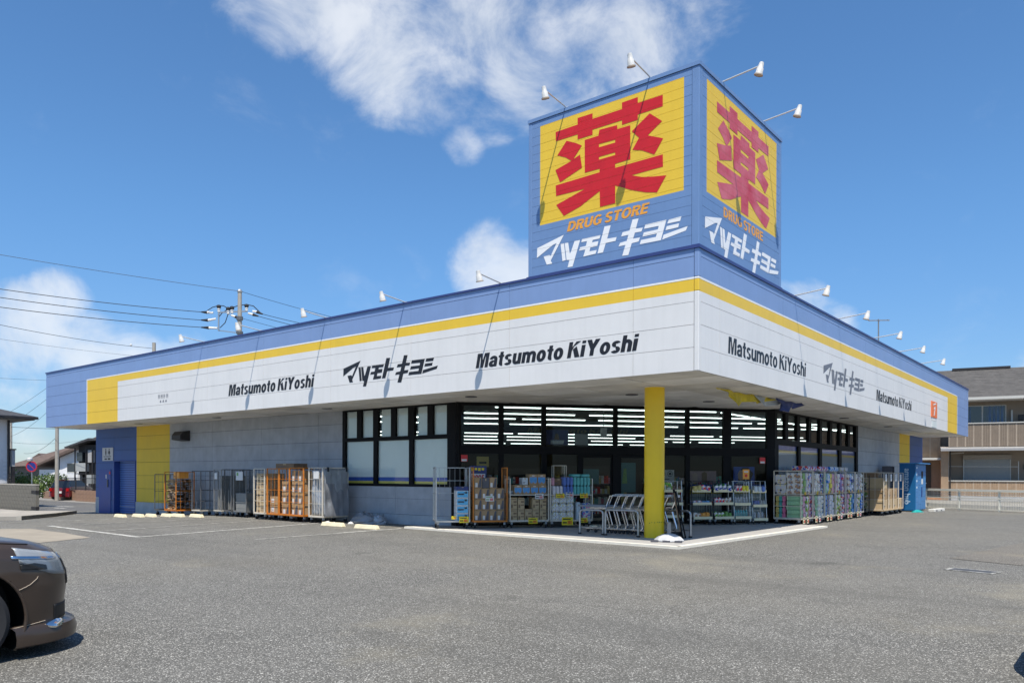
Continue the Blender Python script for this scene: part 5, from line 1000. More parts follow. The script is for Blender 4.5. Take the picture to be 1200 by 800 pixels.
# ------------------------------------------------------------------ cages of paper goods along the right front; local x runs along the wall
PG = 'wrapped paper goods in the cages along the right front'
RC = R(90)
specs = [  # y, width, (lower column wraps), (upper wraps), rows
    (10.02, 1.08, ['roll_rose', 'roll_pink', 'roll_white'], ['wrap_floral', 'wrap_dots', 'wrap_dots'], 'pink roll'),
    (11.20, 1.08, ['roll_mint', 'roll_mint', 'wrap_blue'], ['wrap_brown', 'wrap_brown', 'wrap_floral'], 'mint roll'),
    (12.38, 1.08, ['roll_sky', 'roll_green', 'roll_violet'], ['wrap_blue', 'wrap_blue', 'wrap_blue'], 'sky blue'),
    (13.56, 1.08, ['wrap_green', 'wrap_green', 'wrap_brown'], ['wrap_red', 'wrap_red', 'roll_violet'], 'green wrapped'),
    (14.74, 1.08, ['wrap_navy', 'wrap_green', 'wrap_green'], ['wrap_navy', 'wrap_green', 'wrap_green'], 'navy wrapped'),
    (15.92, 1.08, ['roll_sky', 'roll_rose', 'roll_rose'], ['tissue', 'wrap_dots', 'wrap_dots'], 'tissue')]
GOODS = ['wrap_floral', 'wrap_dots', 'wrap_blue', 'wrap_green', 'wrap_navy', 'wrap_red', 'wrap_brown', 'tissue', 'roll_sky', 'roll_green', 'roll_rose', 'roll_white', 'roll_yellow', 'roll_violet', 'pack_aqua', 'roll_mint', 'wrap_green', 'tissue']
for ci, (y, w, low, upw, nm) in enumerate(specs):
    lab = 'cream roll cage of %s packs, %s along the right front' % (nm, ['nearest the corner', 'second', 'third', 'fourth', 'fifth', 'sixth'][ci])
    cg = cage(lab, (-1.52, y, .0 if y > 10.6 else .01), RC, w, .82, 1.66, 'cream_steel', rods=2, hz=(.58, .90, 1.35), shelf=.93, back=False)
    for c in range(4):
        lx = -w/2+.145+c*.263; lowm = low[c % 3] if rnd.random() < .55 else rnd.choice(GOODS); upm = upw[c % 3] if rnd.random() < .5 else rnd.choice(GOODS)
        nl = (5, 4, 3, 6, 4)[(ci*2+c) % 5]; nu = (4, 3, 3, 2)[(ci+c) % 4]
        for r_ in range(nl): place(cg, lx+rnd.uniform(-.012, .012), -.17+rnd.uniform(-.03, .02), .195+r_*.70/nl, cartonmesh(.25, .42, round(.68/nl, 3), 'pack:'+lowm), 'paper_pack', '%s row, %s pack below the shelf of the %s cage' % (ORD[r_], CO[c], nm), 'paper pack', PG)
        for r_ in range(nu): place(cg, lx+rnd.uniform(-.012, .012), -.17+rnd.uniform(-.03, .02), .957+r_*.645/nu, cartonmesh(.25, .42, round(.63/nu, 3), 'pack:'+upm), 'paper_pack', '%s row, %s pack above the shelf of the %s cage' % (ORD[r_], CO[c], nm), 'paper pack', PG)
    if ci == 0:
        for c, mt in enumerate(('roll_pink', 'roll_teal', 'roll_gold')):
            for r_ in range(4): place(cg, -w/2+.17, .12+c*.10, .195+r_*.175, cartonmesh(.30, .10, .17, 'pack:'+mt), 'paper_pack', '%s row, %s roll pack on the near end of the first cage' % (ORD[r_], ('right', 'middle', 'left')[c]), 'paper pack', PG)
        for r_ in range(2): place(cg, -w/2+.18, .22, .957+r_*.30, cartonmesh(.33, .34, .29, 'pack:wrap_dots'), 'paper_pack', ('lower', 'upper')[r_]+' grey dotted pack at the near end above the shelf', 'paper pack', PG)
    if ci in (1, 2, 3, 4):
        for c in range(2): place(cg, -.25+c*.5, .05, 1.68, cartonmesh(.46, .5, .15, 'pack:'+('wrap_red', 'wrap_red', 'wrap_blue', 'wrap_dots')[ci-1]), 'paper_pack', '%s pack on the top of the %s cage' % (('left', 'right')[c], nm), 'paper pack', PG)
    for c, (lx, mt) in enumerate(((-.30, 'tag_cream'), (.05, 'tag_cream' if ci % 2 == 0 else 'paper_white'))): card(cg, lx, -.43, .05, .19, .20, mt, '%s hanging price card below the %s cage' % (('left', 'right')[c], nm))
    for c in range(2): card(cg, -.2+c*.35, -.43, .93, .16, .10, 'price_yellow' if c == 0 else 'tag_cream', '%s price card on the shelf edge of the %s cage' % (('left', 'right')[c], nm))
pr = thing('plant_rack', 'black rack of potted green plants between paper goods and cartons', 'plant rack', (-1.45, 17.0, 0), RC)
m = MB(); [m.bar((x, y, 0), (x, y, 1.55), .03) for x in (-.42, .42) for y in (-.3, .3)]; m.build('frame', 'rack_black', pr)
for z in (.2, .62, 1.02, 1.40): MB().box(-.42, .42, -.3, .3, z-.02, z).build('shelf', 'rack_black', pr)
def leaves(m, c, rx, ry, rz_, n, s, mis=3, seed=0):
    rg = random.Random(seed)
    for _ in range(n):
        a = rg.uniform(0, 6.283); t = math.acos(rg.uniform(-1, 1)); rr = rg.uniform(.45, 1)**.6
        q = 1+.35*noise.noise((math.cos(a)*1.6+seed, math.sin(a)*1.6, t*1.3)); p = Vector((c[0]+rx*rr*q*math.sin(t)*math.cos(a), c[1]+ry*rr*q*math.sin(t)*math.sin(a), c[2]+rz_*rr*q*math.cos(t)))
        d = Vector((rg.gauss(0, 1), rg.gauss(0, 1), rg.gauss(.3, 1))).normalized(); e = d.cross(Vector((rg.gauss(0, 1), rg.gauss(0, 1), rg.gauss(0, 1)))).normalized(); L_ = s*rg.uniform(.6, 1.3)
        m.poly([p-d*L_*.5, p+e*L_*.24, p+d*L_*.5, p-e*L_*.24], rg.randrange(mis))
for z in (.2, .62, 1.02):
    for k in range(3):
        pt = thing('potted_plant', '%s shelf, %s small leafy plant on the black rack' % ({.2: 'bottom', .62: 'middle', 1.02: 'top'}[z], CO[k]), 'plant', (-1.28, 16.72+k*.27, z), 0, 'potted plants on the black rack'); MB().lathe([(.06, 0), (.08, .10)], 10).build('pot', 'rack_black', pt); m = MB(); leaves(m, (0, 0, .20), .13, .13, .12, 50, .08, 3, int(z*10)+k); m.build('leaves', ['leaf_a', 'leaf_b', 'roll_white'], pt, fix=False)
# nested cages with cartons
KG = 'cartons in the nested cages by the locker'
for k in range(4):
    y = 18.30+k*.80; cg = cage('pale nested roll cage with a white plate, %s beside the blue locker' % ['farthest from', 'third from', 'second from', 'directly'][k], (-1.22, y, 0), RC, .78, .95, 1.66, 'cream_steel', rods=3, hz=(.62, 1.0), deck='carton_pale', back=False, left=(k == 0))
    MB().box(-.20, .02, -.492, -.484, 1.33, 1.60).build('name_plate', 'paper_white', cg)
    for r_ in range((3, 2, 2, 1)[k]): place(cg, 0, -.05, .20+r_*.42, cartonmesh(.68, .78, .41, 'plain:'+('carton_pale', 'carton')[r_ % 2]), 'carton', '%s carton in the cage %s the locker' % (ORD[r_], ['farthest from', 'third from', 'second from', 'right beside'][k]), 'carton', KG)
    if k == 0: place(cg, -.05, .05, 1.461, cartonmesh(.6, .6, .20, 'plain:carton_dark'), 'carton', 'dark carton on top of the first nested cage stack', 'carton', KG); place(cg, .20, -.38, 1.10, cartonmesh(.24, .10, .34, 'pack:sticker_red'), 'pack', 'red pack hanging at the first nested cage', 'pack', KG)
# parcel locker
lk = thing('parcel_locker', 'tall blue self service parcel locker at the right end of the wall', 'parcel locker', (-.93, 23.85, 0), RC)
MB().box(-1.03, 1.03, -.31, .33, .04, 2.06).build('cabinet', 'locker_blue', lk, bevel=.008); MB().box(-1.05, 1.09, -.50, .35, 2.065, 2.11).build('roof', 'locker_face', lk)
dv = {}
for c in range(4):
    rows = [.06, .40, .62, .84, 1.06, 1.28, 1.50, 1.72, 2.04] if c != 2 else [.06, .40, .62, .84, 2.04]
    if c == 1: rows = [.06, .30, .70, .92, 1.14, 1.36, 1.58, 2.04]
    for a, b in zip(rows[:-1], rows[1:]):
        key = round(b-a, 3)
        if key not in dv: dv[key] = MB().box(-.247, .247, -.014, .0, .006, key-.006).mesh('locker_door', 'locker_face')
        link('locker_door', dv[key], lk, (-.765+c*.51, -.312, a))
sc_ = MB().box(.06, .40, -.335, -.328, 1.45, 1.75).build('screen', 'screen_dark', lk); MB().box(.08, .38, -.338, -.3275, 1.18, 1.40).build('notice', 'paper_white', lk)
for z in (1.0, 1.28, 1.56, 1.86): MB().box(-.95, -.72, -.3305, -.3265, z, z+.08).build('lettering', 'locker_text', lk)
MB().box(.10, .2, -.35, -.3265, .62, 1.05).build('keypad', 'print_navy', lk)
me = text_poly('amazon hub', 1.55, .23, 0, .012); me.materials.clear(); me.materials.append(M['locker_text'])
tx = link('lettering', me, lk)
tx.matrix_basis = Matrix(((0, 1, 0, -1.0315), (0, 0, -1, .12), (-1, 0, 0, 1.86), (0, 0, 0, 1)))
cb = thing('dark_cabinet', 'dark narrow cabinet between the wall and the blue locker', 'cabinet', (-1.75, 23.0, 0)); MB().box(-.20, .20, -.25, .25, .05, 1.96).build('body', 'print_grey', cb, bevel=.01); MB().box(-.18, .18, -.24, .24, 0, .049).build('plinth', 'rubber', cb)
wb = thing('concrete_block', 'white concrete block lying flat before the blue locker', 'concrete block', (.05, 23.7, 0), R(84)); m = MB(); m.box(-.75, .75, -.12, .12, 0, .12); m.build('block', 'block_white', wb, bevel=.012); m = MB(); [m.box(x-.1, x+.1, -.1205, -.1, .02, .07) for x in (-.4, .25)]; m.build('recess', 'print_grey', wb)
tc_ = thing('plastic_crate', 'low teal plastic mat heap at the foot of the blue locker', 'plastic mat', (-.45, 22.35, 0), R(80)); lump(.34, .16, .09, 6).build('heap', 'plastic_teal', tc_); lump(.45, .2, .04, 8).build('fold', 'plastic_teal', tc_)

# ------------------------------------------------------------------ apartment house on the right
AP = R(11.8); ao = (-2.92, 42.0, 0)
apt = thing('apartment_house', 'two storey tan sided apartment house with a dark shingle roof behind the shop', 'house', ao, AP)
X1 = 15.0; X0 = -9.0
m = MB(); m.box(.42, X1, 1.25, 8.5, 0, 3.30).box(X0, X1, 1.25, 8.5, 3.302, 6.5).box(X0, -.02, 1.25, 8.5, 0, 3.30); m.build('wall', 'siding_dim', apt)
def siding(x0, x1, y, z0, z1, mt, w=.455):
    n = max(1, round((x1-x0)/w)); w = (x1-x0)/n
    for i in range(n):
        m = MB(); x = x0+i*w; k = 4; q = w/k
        for j in range(k): m.box(x+j*q+.008, x+(j+1)*q-.008+(.004 if j == k-1 else 0), y, y+.03, z0, z1)
        m.box(x+.003, x+w-.003, y+.012, y+.034, z0+.001, z1-.001); m.box(x-.012, x+.012, y-.003, y+.011, z0+.001, z1-.001, 1); m.build('siding_panel', [mt, 'siding_line'], apt)
siding(.42, X1, 0, .30, 1.22, 'siding_tan'); siding(.42, X1, -.15, 3.42, 4.86, 'siding_brown'); siding(X0, -.02, .9, 2.75, 4.4, 'siding_tan', .6)
MB().box(.4, X1, .04, 1.2, 3.30, 3.42).build('veranda_slab', 'concrete_pale', apt); MB().box(.42, X1, -.10, .04, 3.43, 3.445).build('flashing', 'cap_pale', apt)
MB().box(.4, X1, .031, .15, .02, 1.219).box(.4, X1, -.11, .0, 3.43, 4.858).build('parapet', 'siding_dim', apt)
MB().box(.38, X1, -.05, .19, 1.222, 1.285).build('cap_rail', 'cap_pale', apt); MB().box(.38, X1, -.20, .06, 4.862, 4.92).build('cap_rail', 'cap_pale', apt)
MB().box(.38, X1, -.06, .02, .0, .298).build('footing', 'concrete_pale', apt)
m = MB(); m.prism([(-.75, 3.20), (.10, 3.36), (.10, 3.44), (-.75, 3.27)], lambda a, b: (-.05, a, b), lambda a, b: (X1, a, b)); m.box(-.06, X1, -.80, -.74, 3.14, 3.29); m.build('awning', 'awning_grey', apt)
MB().box(-.02, .40, -.12, 1.24, 0, 3.42).build('pier', 'siding_tan', apt); MB().bar((.50, -.09, 0), (.50, -.09, 3.3), .07, 0, 8).build('downpipe', 'trim_dark', apt)
m = MB(); m.box(-.9, -.85, .2, .9, 2.60, 2.75); m.box(X0, -.02, .1, 1.24, 2.60, 2.74); m.build('porch_roof', 'cap_pale', apt)
d_ = MB().box(-1.75, -.55, 1.20, 1.245, 0.05, 2.45).build('door', 'trim_dark', apt); MB().box(-1.15, -.8, 1.15, 1.199, 1.05, 1.12).build('handle', 'galvanised', d_)
MB().box(-4, -.02, -.6, 1.2, .0, .14).build('porch_step', 'tile_orange', apt)
# ground floor shutter window, laundry poles
sw = MB().box(1.34, 3.86, 1.20, 1.244, 1.0, 2.62).build('window', 'shutter_grey', apt)
ss = MB().box(1.42, 3.78, 1.182, 1.199, .003, .085).mesh('slat', 'shutter_grey')
for k in range(18): link('slat', ss, sw, (0, 0, 1.02+k*.09))
MB().box(1.26, 3.94, 1.08, 1.244, 2.63, 2.92).build('shutter_box', 'shutter_box', apt); MB().box(1.28, 1.338, 1.17, 1.244, 1.0, 2.625).box(3.862, 3.92, 1.17, 1.244, 1.0, 2.625).build('window_frame', 'cap_pale', apt)
m = MB(); m.bar((.45, .55, 2.18), (4.25, .55, 2.15), .035, 0, 8).bar((4.25, .55, 1.3), (4.25, .55, 2.5), .05, 0, 8).bar((.42, .55, 1.29), (.42, .55, 3.28), .05, 0, 8).bar((.5, .6, 3.0), (1.3, .6, 3.05), .04); m.build('laundry_pole', 'cap_pale', apt)
MB().box(4.6, 4.85, 1.15, 1.248, 2.0, 2.3).box(4.75, 5.0, 1.15, 1.248, 2.75, 3.1).build('vent_cover', 'trim_dark', apt)
# upper windows
def uwin(x0, x1, sh=1.0):
    w_ = MB().box(x0, x1, 1.21, 1.246, 4.5, 6.05).build('window', 'pane_dark', apt); m = MB(); m.box(x0-.06, x0, 1.17, 1.247, 4.5, 6.1).box(x1, x1+.06, 1.17, 1.247, 4.5, 6.1).box(x0, x1, 1.17, 1.247, 6.05, 6.11).box((x0+x1)/2-.04, (x0+x1)/2+.04, 1.18, 1.209, 4.5, 6.049); m.build('frame', 'cap_pale', w_)
    m = MB(); n = 14
    for a, b in ((x0+.05, x0+.6), (x1-1.0, x1-.1)): m.grid([[(a+(b-a)*i/n, 1.205+.012*math.sin(i*1.8), z) for i in range(n+1)] for z in (4.5, 6.04)])
    m.build('curtain', 'curtain_blue', w_)
uwin(1.1, 3.6); uwin(7.0, 9.4); MB().box(4.3, 4.6, 1.15, 1.246, 5.1, 5.45).build('vent_cover', 'trim_dark', apt); MB().box(3.9, 4.0, 1.1, 1.246, 4.5, 5.75).build('downpipe', 'cap_pale', apt)
# roof of stepped shingle courses
rf = MB().box(X0-.5, X1+.5, -.55, 9.6, 6.35, 6.42).build('roof', 'soffit', apt); MB().box(X0-.5, X1+.5, -.68, -.55, 6.33, 6.50).build('gutter', 'cap_pale', apt)
N_ = 26
for k in range(N_):
    y0 = -.66+5.2*k/N_; z0 = 6.50+2.35*k/N_; dy = 5.2/N_; dz = 2.35/N_; x = X0-.5
    m = MB()
    while x < X1+.5:
        w = rnd.uniform(.3, .9); h = rnd.uniform(.012, .030)
        m.prism([(y0, z0-.03), (y0+dy, z0+dz-.03), (y0+dy, z0+dz), (y0, z0+h)], lambda a, b: (x, a, b), lambda a, b: (min(x+w, X1+.5), a, b)); x += w
    m.build('shingle_course', 'roof_grey', rf)
m = MB(); m.prism([(-.60, 6.43), (4.54, 8.80), (9.6, 6.43)], lambda a, b: (X0-.45, a, b), lambda a, b: (X1+.45, a, b)); m.build('gable', 'siding_brown', rf); m = MB(); m.prism([(4.54, 8.84), (4.54, 8.80), (9.8, 6.40), (9.8, 6.48)], lambda a, b: (X0-.5, a, b), lambda a, b: (X1+.5, a, b)); m.build('rear_slope', 'roof_grey', rf)
MB().box(.8, 4.2, 4.3, 4.75, 8.80, 8.95).build('ridge_vent', 'trim_dark', rf)
m = MB(); m.prism([(-12, 30.5), (30, 30.5), (30, 41.7), (-12, 41.0)], lambda x, y: (x, y, .03), lambda x, y: (x, y, -.05)); struct(m.build('concrete_apron', 'apron'), 'pale concrete apron in front of the apartment house')
# white mesh fence at the edge of the car park
FD = Vector((.856, -.516)); FA = math.atan2(FD.y, FD.x)
fe = thing('mesh_fence', 'low cream wire mesh fence along the edge of the car park', 'fence', (.55, 26.05, 0), FA)
for x in (-3.6, -1.8, 0.0, 1.95, 3.9, 5.85): MB().bar((x, 0, 0), (x, 0, .95), .105, 0, 8).build('post', 'fence_cream', fe)
for x0, x1 in ((-3.6, -1.8), (-1.8, 0.), (0., 1.95), (1.95, 3.9), (3.9, 5.85)):
    m = MB(); [m.bar((x0, -.03, z), (x1, -.03, z), w) for z, w in ((.90, .10), (.55, .045), (.75, .014), (.65, .014), (.42, .014), (.28, .014), (.07, .045))]; n = round((x1-x0)/.075); [m.bar((x0+(x1-x0)*i/n, -.035, .07), (x0+(x1-x0)*i/n, -.035, .90), .009, 0, 4) for i in range(n+1)]; m.build('mesh_panel', 'fence_cream', fe)
lw = thing('boundary_kerb', 'low pale concrete boundary kerb behind the mesh fence', 'low wall', (.55, 26.6, 0), FA)
for k in range(6): MB().box(-3.0+k*1.6, -3.0+k*1.6+1.585, .55, .70, 0, .22).build('kerb_stone', 'concrete_pale', lw)

# ------------------------------------------------------------------ far left: walls, houses, poles, plants
CAM = Vector((6.7564, -14.3697, 1.5))
def at(px, py, D):
    """the point at distance D in front of the camera seen at photograph position px, py"""
    a, b = px-600, py-556.87; c, s = math.cos(ROLL), math.sin(ROLL); u = c*a+s*b; v = -s*a+c*b
    return CAM+(rt*u/911.47+fw-up*v/911.47)*D
GF = -.56
bw = thing('block_wall', 'weathered grey concrete block wall at the left edge of the car park', 'wall', (-35.65, 1.05, gz(-35.65)-.02), R(180))
bme = [MB().box(.004, .394, -.075, .075, .004, .194).mesh('block', 'block_wall')]
for j in range(7):
    for i in range(20): link('block', bme[0], bw, ((i+(.5 if j % 2 else 0))*.398, rnd.uniform(-.004, .004), j*.198))
    if j % 2: link('block', MB().box(.004, .19, -.075, .075, .004, .194).mesh('block', 'block_wall'), bw, (0, 0, j*.198))
MB().box(.01, 24, -.06, .06, 0, 1.38).build('mortar', 'block_joint', bw); MB().box(-.01, 24, -.085, .085, 1.387, 1.45).build('coping', 'kerb_concrete', bw); MB().box(7.98, 24, -.07, .07, .0, 1.386).build('far_blocks', 'block_wall', bw)
m = MB(); m.box(-.02, .55, .076, .09, 1.0, 1.14); m.box(-.02, .55, .076, .09, .20, .34); m.box(-.022, -.001, -.08, .092, 1.0, 1.14); m.box(-.022, -.001, -.08, .092, .20, .34); m.build('black_band', 'rubber', bw)
def hip(m, x0, x1, y0, y1, z0, zr, mi=0, th=.14, run=None):
    r = run if run is not None else (y1-y0)/2; ym = (y0+y1)/2; a = (x0+r, ym, zr); b = (x1-r, ym, zr)
    for d in (0,):
        m.poly([(x0, y0, z0), (x1, y0, z0), b, a], mi).poly([(x1, y1, z0), (x0, y1, z0), a, b], mi).poly([(x1, y0, z0), (x1, y1, z0), b], mi).poly([(x0, y1, z0), (x0, y0, z0), a], mi); m.box(x0, x1, y0, y1, z0-th, z0-.002, 1)
    return m
hp = at(10, 556, 47)
hs = thing('house', 'white house with a dark hipped slate roof behind the block wall', 'house', (hp.x, hp.y, GF))
MB().box(-9, 0, -14, 0, 0, 5.35).build('wall', 'house_white', hs)
m = MB()
bk_ = MB().box(0, .012, .003, .597, .003, .117).mesh('facing_tile', 'house_brick_white')
for j in range(17):
    for i in range(6): link('facing_tile', bk_, hs, (.001, -3.0*0-(i+1)*.6+(.3 if j % 2 else 0)-.3, .9+j*.12))
m = hip(MB(), -10.2, 1.2, -15.2, 1.2, 5.5, 8.0); m.build('roof', ['roof_slate', 'trim_dark'], hs)
m = MB(); m.box(-9, 1.05, -15, 1.05, 5.30, 5.36); m.build('eave_soffit', 'wall_dim', hs); MB().bar((.06, -.02, 0), (.06, -.02, 5.35), .14, 0, 8).build('downpipe', 'trim_dark', hs)
m = MB(); m.box(-.1, .30, .1, .25, 2.5, 3.5); m.build('bay', 'awning_grey', hs); MB().box(-.12, .36, .05, .3, 3.501, 3.57).build('bay_roof', 'trim_dark', hs); MB().box(-.1, .28, .12, .25, 0, 2.499).build('bay_base', 'trim_dark', hs)
# no parking sign
sp = at(37, 566, 43.5)
ns = thing('road_sign', 'round blue no parking sign with red ring on a pale post behind the block wall', 'road sign', (sp.x, sp.y, GF), YAW+R(6))
MB().bar((0, .03, 0), (0, .03, 2.85), .06, 0, 10).build('post', 'galvanised', ns)
MB().lathe([(.0, 0), (.24, 0), (.24, .02), (0, .02)], 28, (0, 0, 2.47), 0, (0, -1, 0)).build('blue_disc', 'sign_blue', ns); MB().lathe([(.235, -.005), (.30, -.005), (.30, .024), (.235, .024), (.235, -.005)], 28, (0, 0, 2.47), 0, (0, -1, 0), False).build('red_ring', 'ring_red', ns)
m = MB(); m.box(-.235, .235, -.030, -.0215, -.018, .018); sl_ = m.build('red_bar', 'ring_red', ns, (0, 0, 2.47)); sl_.rotation_euler = (0, R(45), 0)
MB().lathe([(.0, .0), (.14, .0), (.15, .10), (.10, .17), (0, .18)], 14, (-.12, .03, 2.80)).build('lamp_cap', 'plastic_white', ns, smooth=True)
def house(px, py, D, rz, label, w, d, h, wm, roofs, nm='house'):
    p = at(px, py, D); t = thing(nm, label, 'house', (p.x, p.y, GF), YAW+rz, 'houses far behind the car park'); MB().box(0, w, 0, d, 0, h).build('wall', wm, t); return t
k_ = 911.47
hb = house(15, 556, 82, R(-4), 'long low house with a dark brown roof behind the hedges', 6.6, 8, 2.9, 'wall_dim', None)
m = MB(); m.poly([(-.6, -.9, 2.75), (7.2, -.9, 3.2), (7.2, 4, 6.0), (1.2, 4, 4.4)]); m.poly([(-.6, 8.5, 2.75), (1.2, 4, 4.4), (7.2, 4, 6.0), (7.2, 8.5, 3.2)]); m.build('roof', 'roof_brown', hb); m = MB(); [m.box(.6+k*1.2, 1.5+k*1.2, -.03, -.005, 1.0, 2.2) for k in range(5)]; m.build('window', 'pane_dark', hb)
hc = house(46, 566, 78, R(2), 'white gabled house behind the retaining walls', 4.6, 9, 2.5, 'house_white', None)
MB().prism([(2.0, 2.4), (4.6, 2.4), (4.6, 5.0), (2.0, 4.0)], lambda a, b: (a, .02, b), lambda a, b: (a, 8.9, b)).build('gable', 'house_white', hc)
m = MB(); m.prism([(-.2, 2.75), (5.0, 5.0), (5.0, 5.18), (-.2, 2.95)], lambda a, b: (a, -.6, b), lambda a, b: (a, 9.4, b)); m.build('roof', 'roof_brown', hc); m = MB(); m.prism([(-.6, 3.55), (4.2, 5.75), (4.2, 6.0), (-.6, 3.75)], lambda a, b: (a, 3, b), lambda a, b: (a, 11, b)); m.build('rear_roof', 'roof_brown', hc)
wn_ = MB().box(2.75, 3.75, -.03, .03, 2.25, 3.1).build('window', 'pane_dark', hc); MB().box(2.70, 3.8, -.06, -.031, 2.2, 2.25).box(2.70, 3.8, -.06, -.031, 3.1, 3.16).build('frame', 'cap_pale', wn_)
MB().box(2.7, 3.95, -.4, .02, .3, 1.25).build('carport', 'trim_dark', hc); MB().box(2.6, 4.3, -.5, .0, 1.26, 2.1).build('balcony', 'house_white', hc)
hd = house(92, 566, 70, R(0), 'dark grey two storey block with pale balconies beside the shop', 5, 8, 4.7, 'trim_dark', None)
m = MB(); m.prism([(-.75, 4.45), (1.4, 5.25), (5.5, 5.25), (5.5, 5.05), (1.4, 5.05), (-.7, 4.35)], lambda a, b: (a, -1.0, b), lambda a, b: (a, 8.6, b)); m.build('roof', 'roof_slate', hd)
for x0, x1, z0, z1, mt in ((-.05, .95, 2.3, 3.05, 'shutter_grey'), (-.1, 1.0, 2.06, 2.14, 'trim_dark'), (.95, 1.6, 1.2, 2.0, 'shutter_grey'), (0.2, .38, .2, 2.0, 'concrete_pale'), (.95, 1.15, 0, 1.2, 'concrete_pale'), (1.1, 1.5, 3.1, 4.2, 'awning_grey'), (0.1, .6, 3.2, 4.0, 'pane_dark')): MB().box(x0, x1, -.5, -.02, z0, z1).build('balcony' if mt != 'pane_dark' else 'window', mt, hd)
m = MB(); [m.bar((x, -.48, 0), (x, -.48, 4.4), .09) for x in (-.05, .95, 1.5)]; m.build('column', 'trim_dark', hd)
hr = house(40, 556, 88, R(3), 'reddish brick house end behind the round sign', 1.2, 5, 3.9, 'brown_block', None); MB().prism([(-.15, 3.9), (1.35, 3.9), (.6, 4.4)], lambda a, b: (a, -.2, b), lambda a, b: (a, 5.2, b)).build('roof', 'roof_brown', hr)
# retaining walls with the iron fence
for k, (x0, x1, y, h, l) in enumerate(((-51.6, -46.2, 10.9, .86, 'nearest the shop'), (-56.6, -51.8, 11.3, .82, 'second from the shop'), (-61.4, -57.0, 11.9, .80, 'behind the pole'), (-66.2, -61.8, 12.5, .62, 'farthest left'))):
    t = thing('retaining_wall', 'brown block retaining wall along the side road, '+l, 'wall', (x0, y, GF), 0, 'brown retaining walls along the side road'); n = round((x1-x0)/.6); w = (x1-x0)/n
    rb = MB().box(.006, w-.006, 0, .3, .004, h/3-.004).mesh('block', 'brown_block')
    for j in range(3):
        for i in range(n): link('block', rb, t, (i*w, rnd.uniform(-.006, .006), j*h/3))
    MB().box(0.01, x1-x0-.01, .02, .29, 0, h-.01).build('core', 'block_joint', t)
ff = thing('iron_fence', 'black iron fence on top of the retaining walls', 'fence', (-62, 12.1, GF+.8), R(-4)); L_ = 17
for i in range(9): MB().bar((i*L_/8, 0, 0), (i*L_/8, 0, 1.0), .06).build('post', 'wire_dark', ff)
for i in range(8):
    m = MB(); a = i*L_/8; [m.bar((a, 0, z), (a+L_/8, 0, z), .04) for z in (.1, .95)]; [m.bar((a+L_/8*k/12, 0, .1), (a+L_/8*k/12, 0, .95), .025, 0, 3) for k in range(1, 12)]; m.build('railing', 'wire_dark', ff)
line((-49.5, 5.9), (-45.2, 6.6), .35, dz=.004); line((-44.5, 5.2), (-43.2, 5.3), .3, dz=.004)
# hedges and shrubs
def shrub(px, D, w, h, label, seed, mts=('leaf_a', 'leaf_b', 'leaf_c'), z0=GF, n=900):
    p = at(px, 556, D); t = thing('shrub', label, 'shrub', (p.x, p.y, z0), 0, 'shrubs behind the car park'); m = MB(); rg = random.Random(seed)
    for _ in range(6): leaves(m, (rg.uniform(-.3, .3)*w, rg.uniform(-.3, .3)*w, h*rg.uniform(.35, .68)), w*.34, w*.34, h*.34, n//6, .20, 3, seed*7+_)
    m.build('foliage', list(mts), t, fix=False)
    m = MB(); [m.bar((rg.uniform(-.1, .1), rg.uniform(-.1, .1), 0), (rg.uniform(-.3, .3)*w, rg.uniform(-.3, .3)*w, h*.6), .06, 0, 5, .02) for _ in range(4)]; m.build('stem', 'bark', t)
shrub(21, 50, 1.7, 2.4, 'bright green shrub right of the white house', 3); shrub(29, 51, 1.5, 2.1, 'green shrub left of the round sign', 5); shrub(42, 60, 1.2, 1.9, 'green shrub right of the round sign', 8)
shrub(53, 72, 1.9, 2.3, 'dark green shrub left of the pole', 12, ('leaf_b', 'leaf_b', 'leaf_a')); shrub(63, 74, 1.5, 2.3, 'shrub behind the red car and pole', 15, ('leaf_b', 'leaf_a', 'leaf_b')); shrub(71, 74, 1.2, 2.1, 'shrub right of the pole above the red car', 18, ('leaf_b', 'leaf_a', 'leaf_b')); shrub(81, 63, 1.1, 1.75, 'small round shrub below the white house window', 21)
# little red car far behind
rp = at(69, 572, 61)
rc = thing('parked_car', 'small dark red hatchback seen from behind near the concrete pole', 'car', (rp.x, rp.y, GF+.05), YAW)
sec = [(0, .25, .55, .80), (.03, .45, .76, .82), (.10, .85, .82, .84), (.5, .92, .84, .84), (2.9, .95, .84, .84), (3.6, .72, .8, .8), (3.75, .45, .7, .7)]
rows = []
for (y, zt, w1, w2) in sec: rows.append([(-w2*.95, y, .22), (-w1, y, .22+(zt-.22)*.4), (-w1*.97, y, zt+.08), (-w1*.6, y, zt+.12), (w1*.6, y, zt+.12), (w1*.97, y, zt+.08), (w1, y, .22+(zt-.22)*.4), (w2*.95, y, .22)])
m = MB(); m.grid(rows); m.poly(rows[0]); m.poly(list(reversed(rows[-1]))); m.build('body', 'car_red', rc, smooth=True)
rows = [[(-.72, .08, .95), (.72, .08, .95)], [(-.60, .42, 1.48), (.60, .42, 1.48)], [(-.60, 2.0, 1.5), (.60, 2.0, 1.5)], [(-.74, 2.9, 1.0), (.74, 2.9, 1.0)]]
m = MB(); m.grid(rows, 0); m.poly([r[0] for r in rows], 0).poly([r[1] for r in rows], 0); m.build('window', 'car_glass', rc); m = MB(); m.box(-.6, .6, .45, 2.0, 1.485, 1.53); m.build('roof', 'car_red', rc)
for x in (-.66, .66): MB().box(x-.10, x+.10, -.0, .12, .66, .88).build('tail_light', 'lens_red', rc)
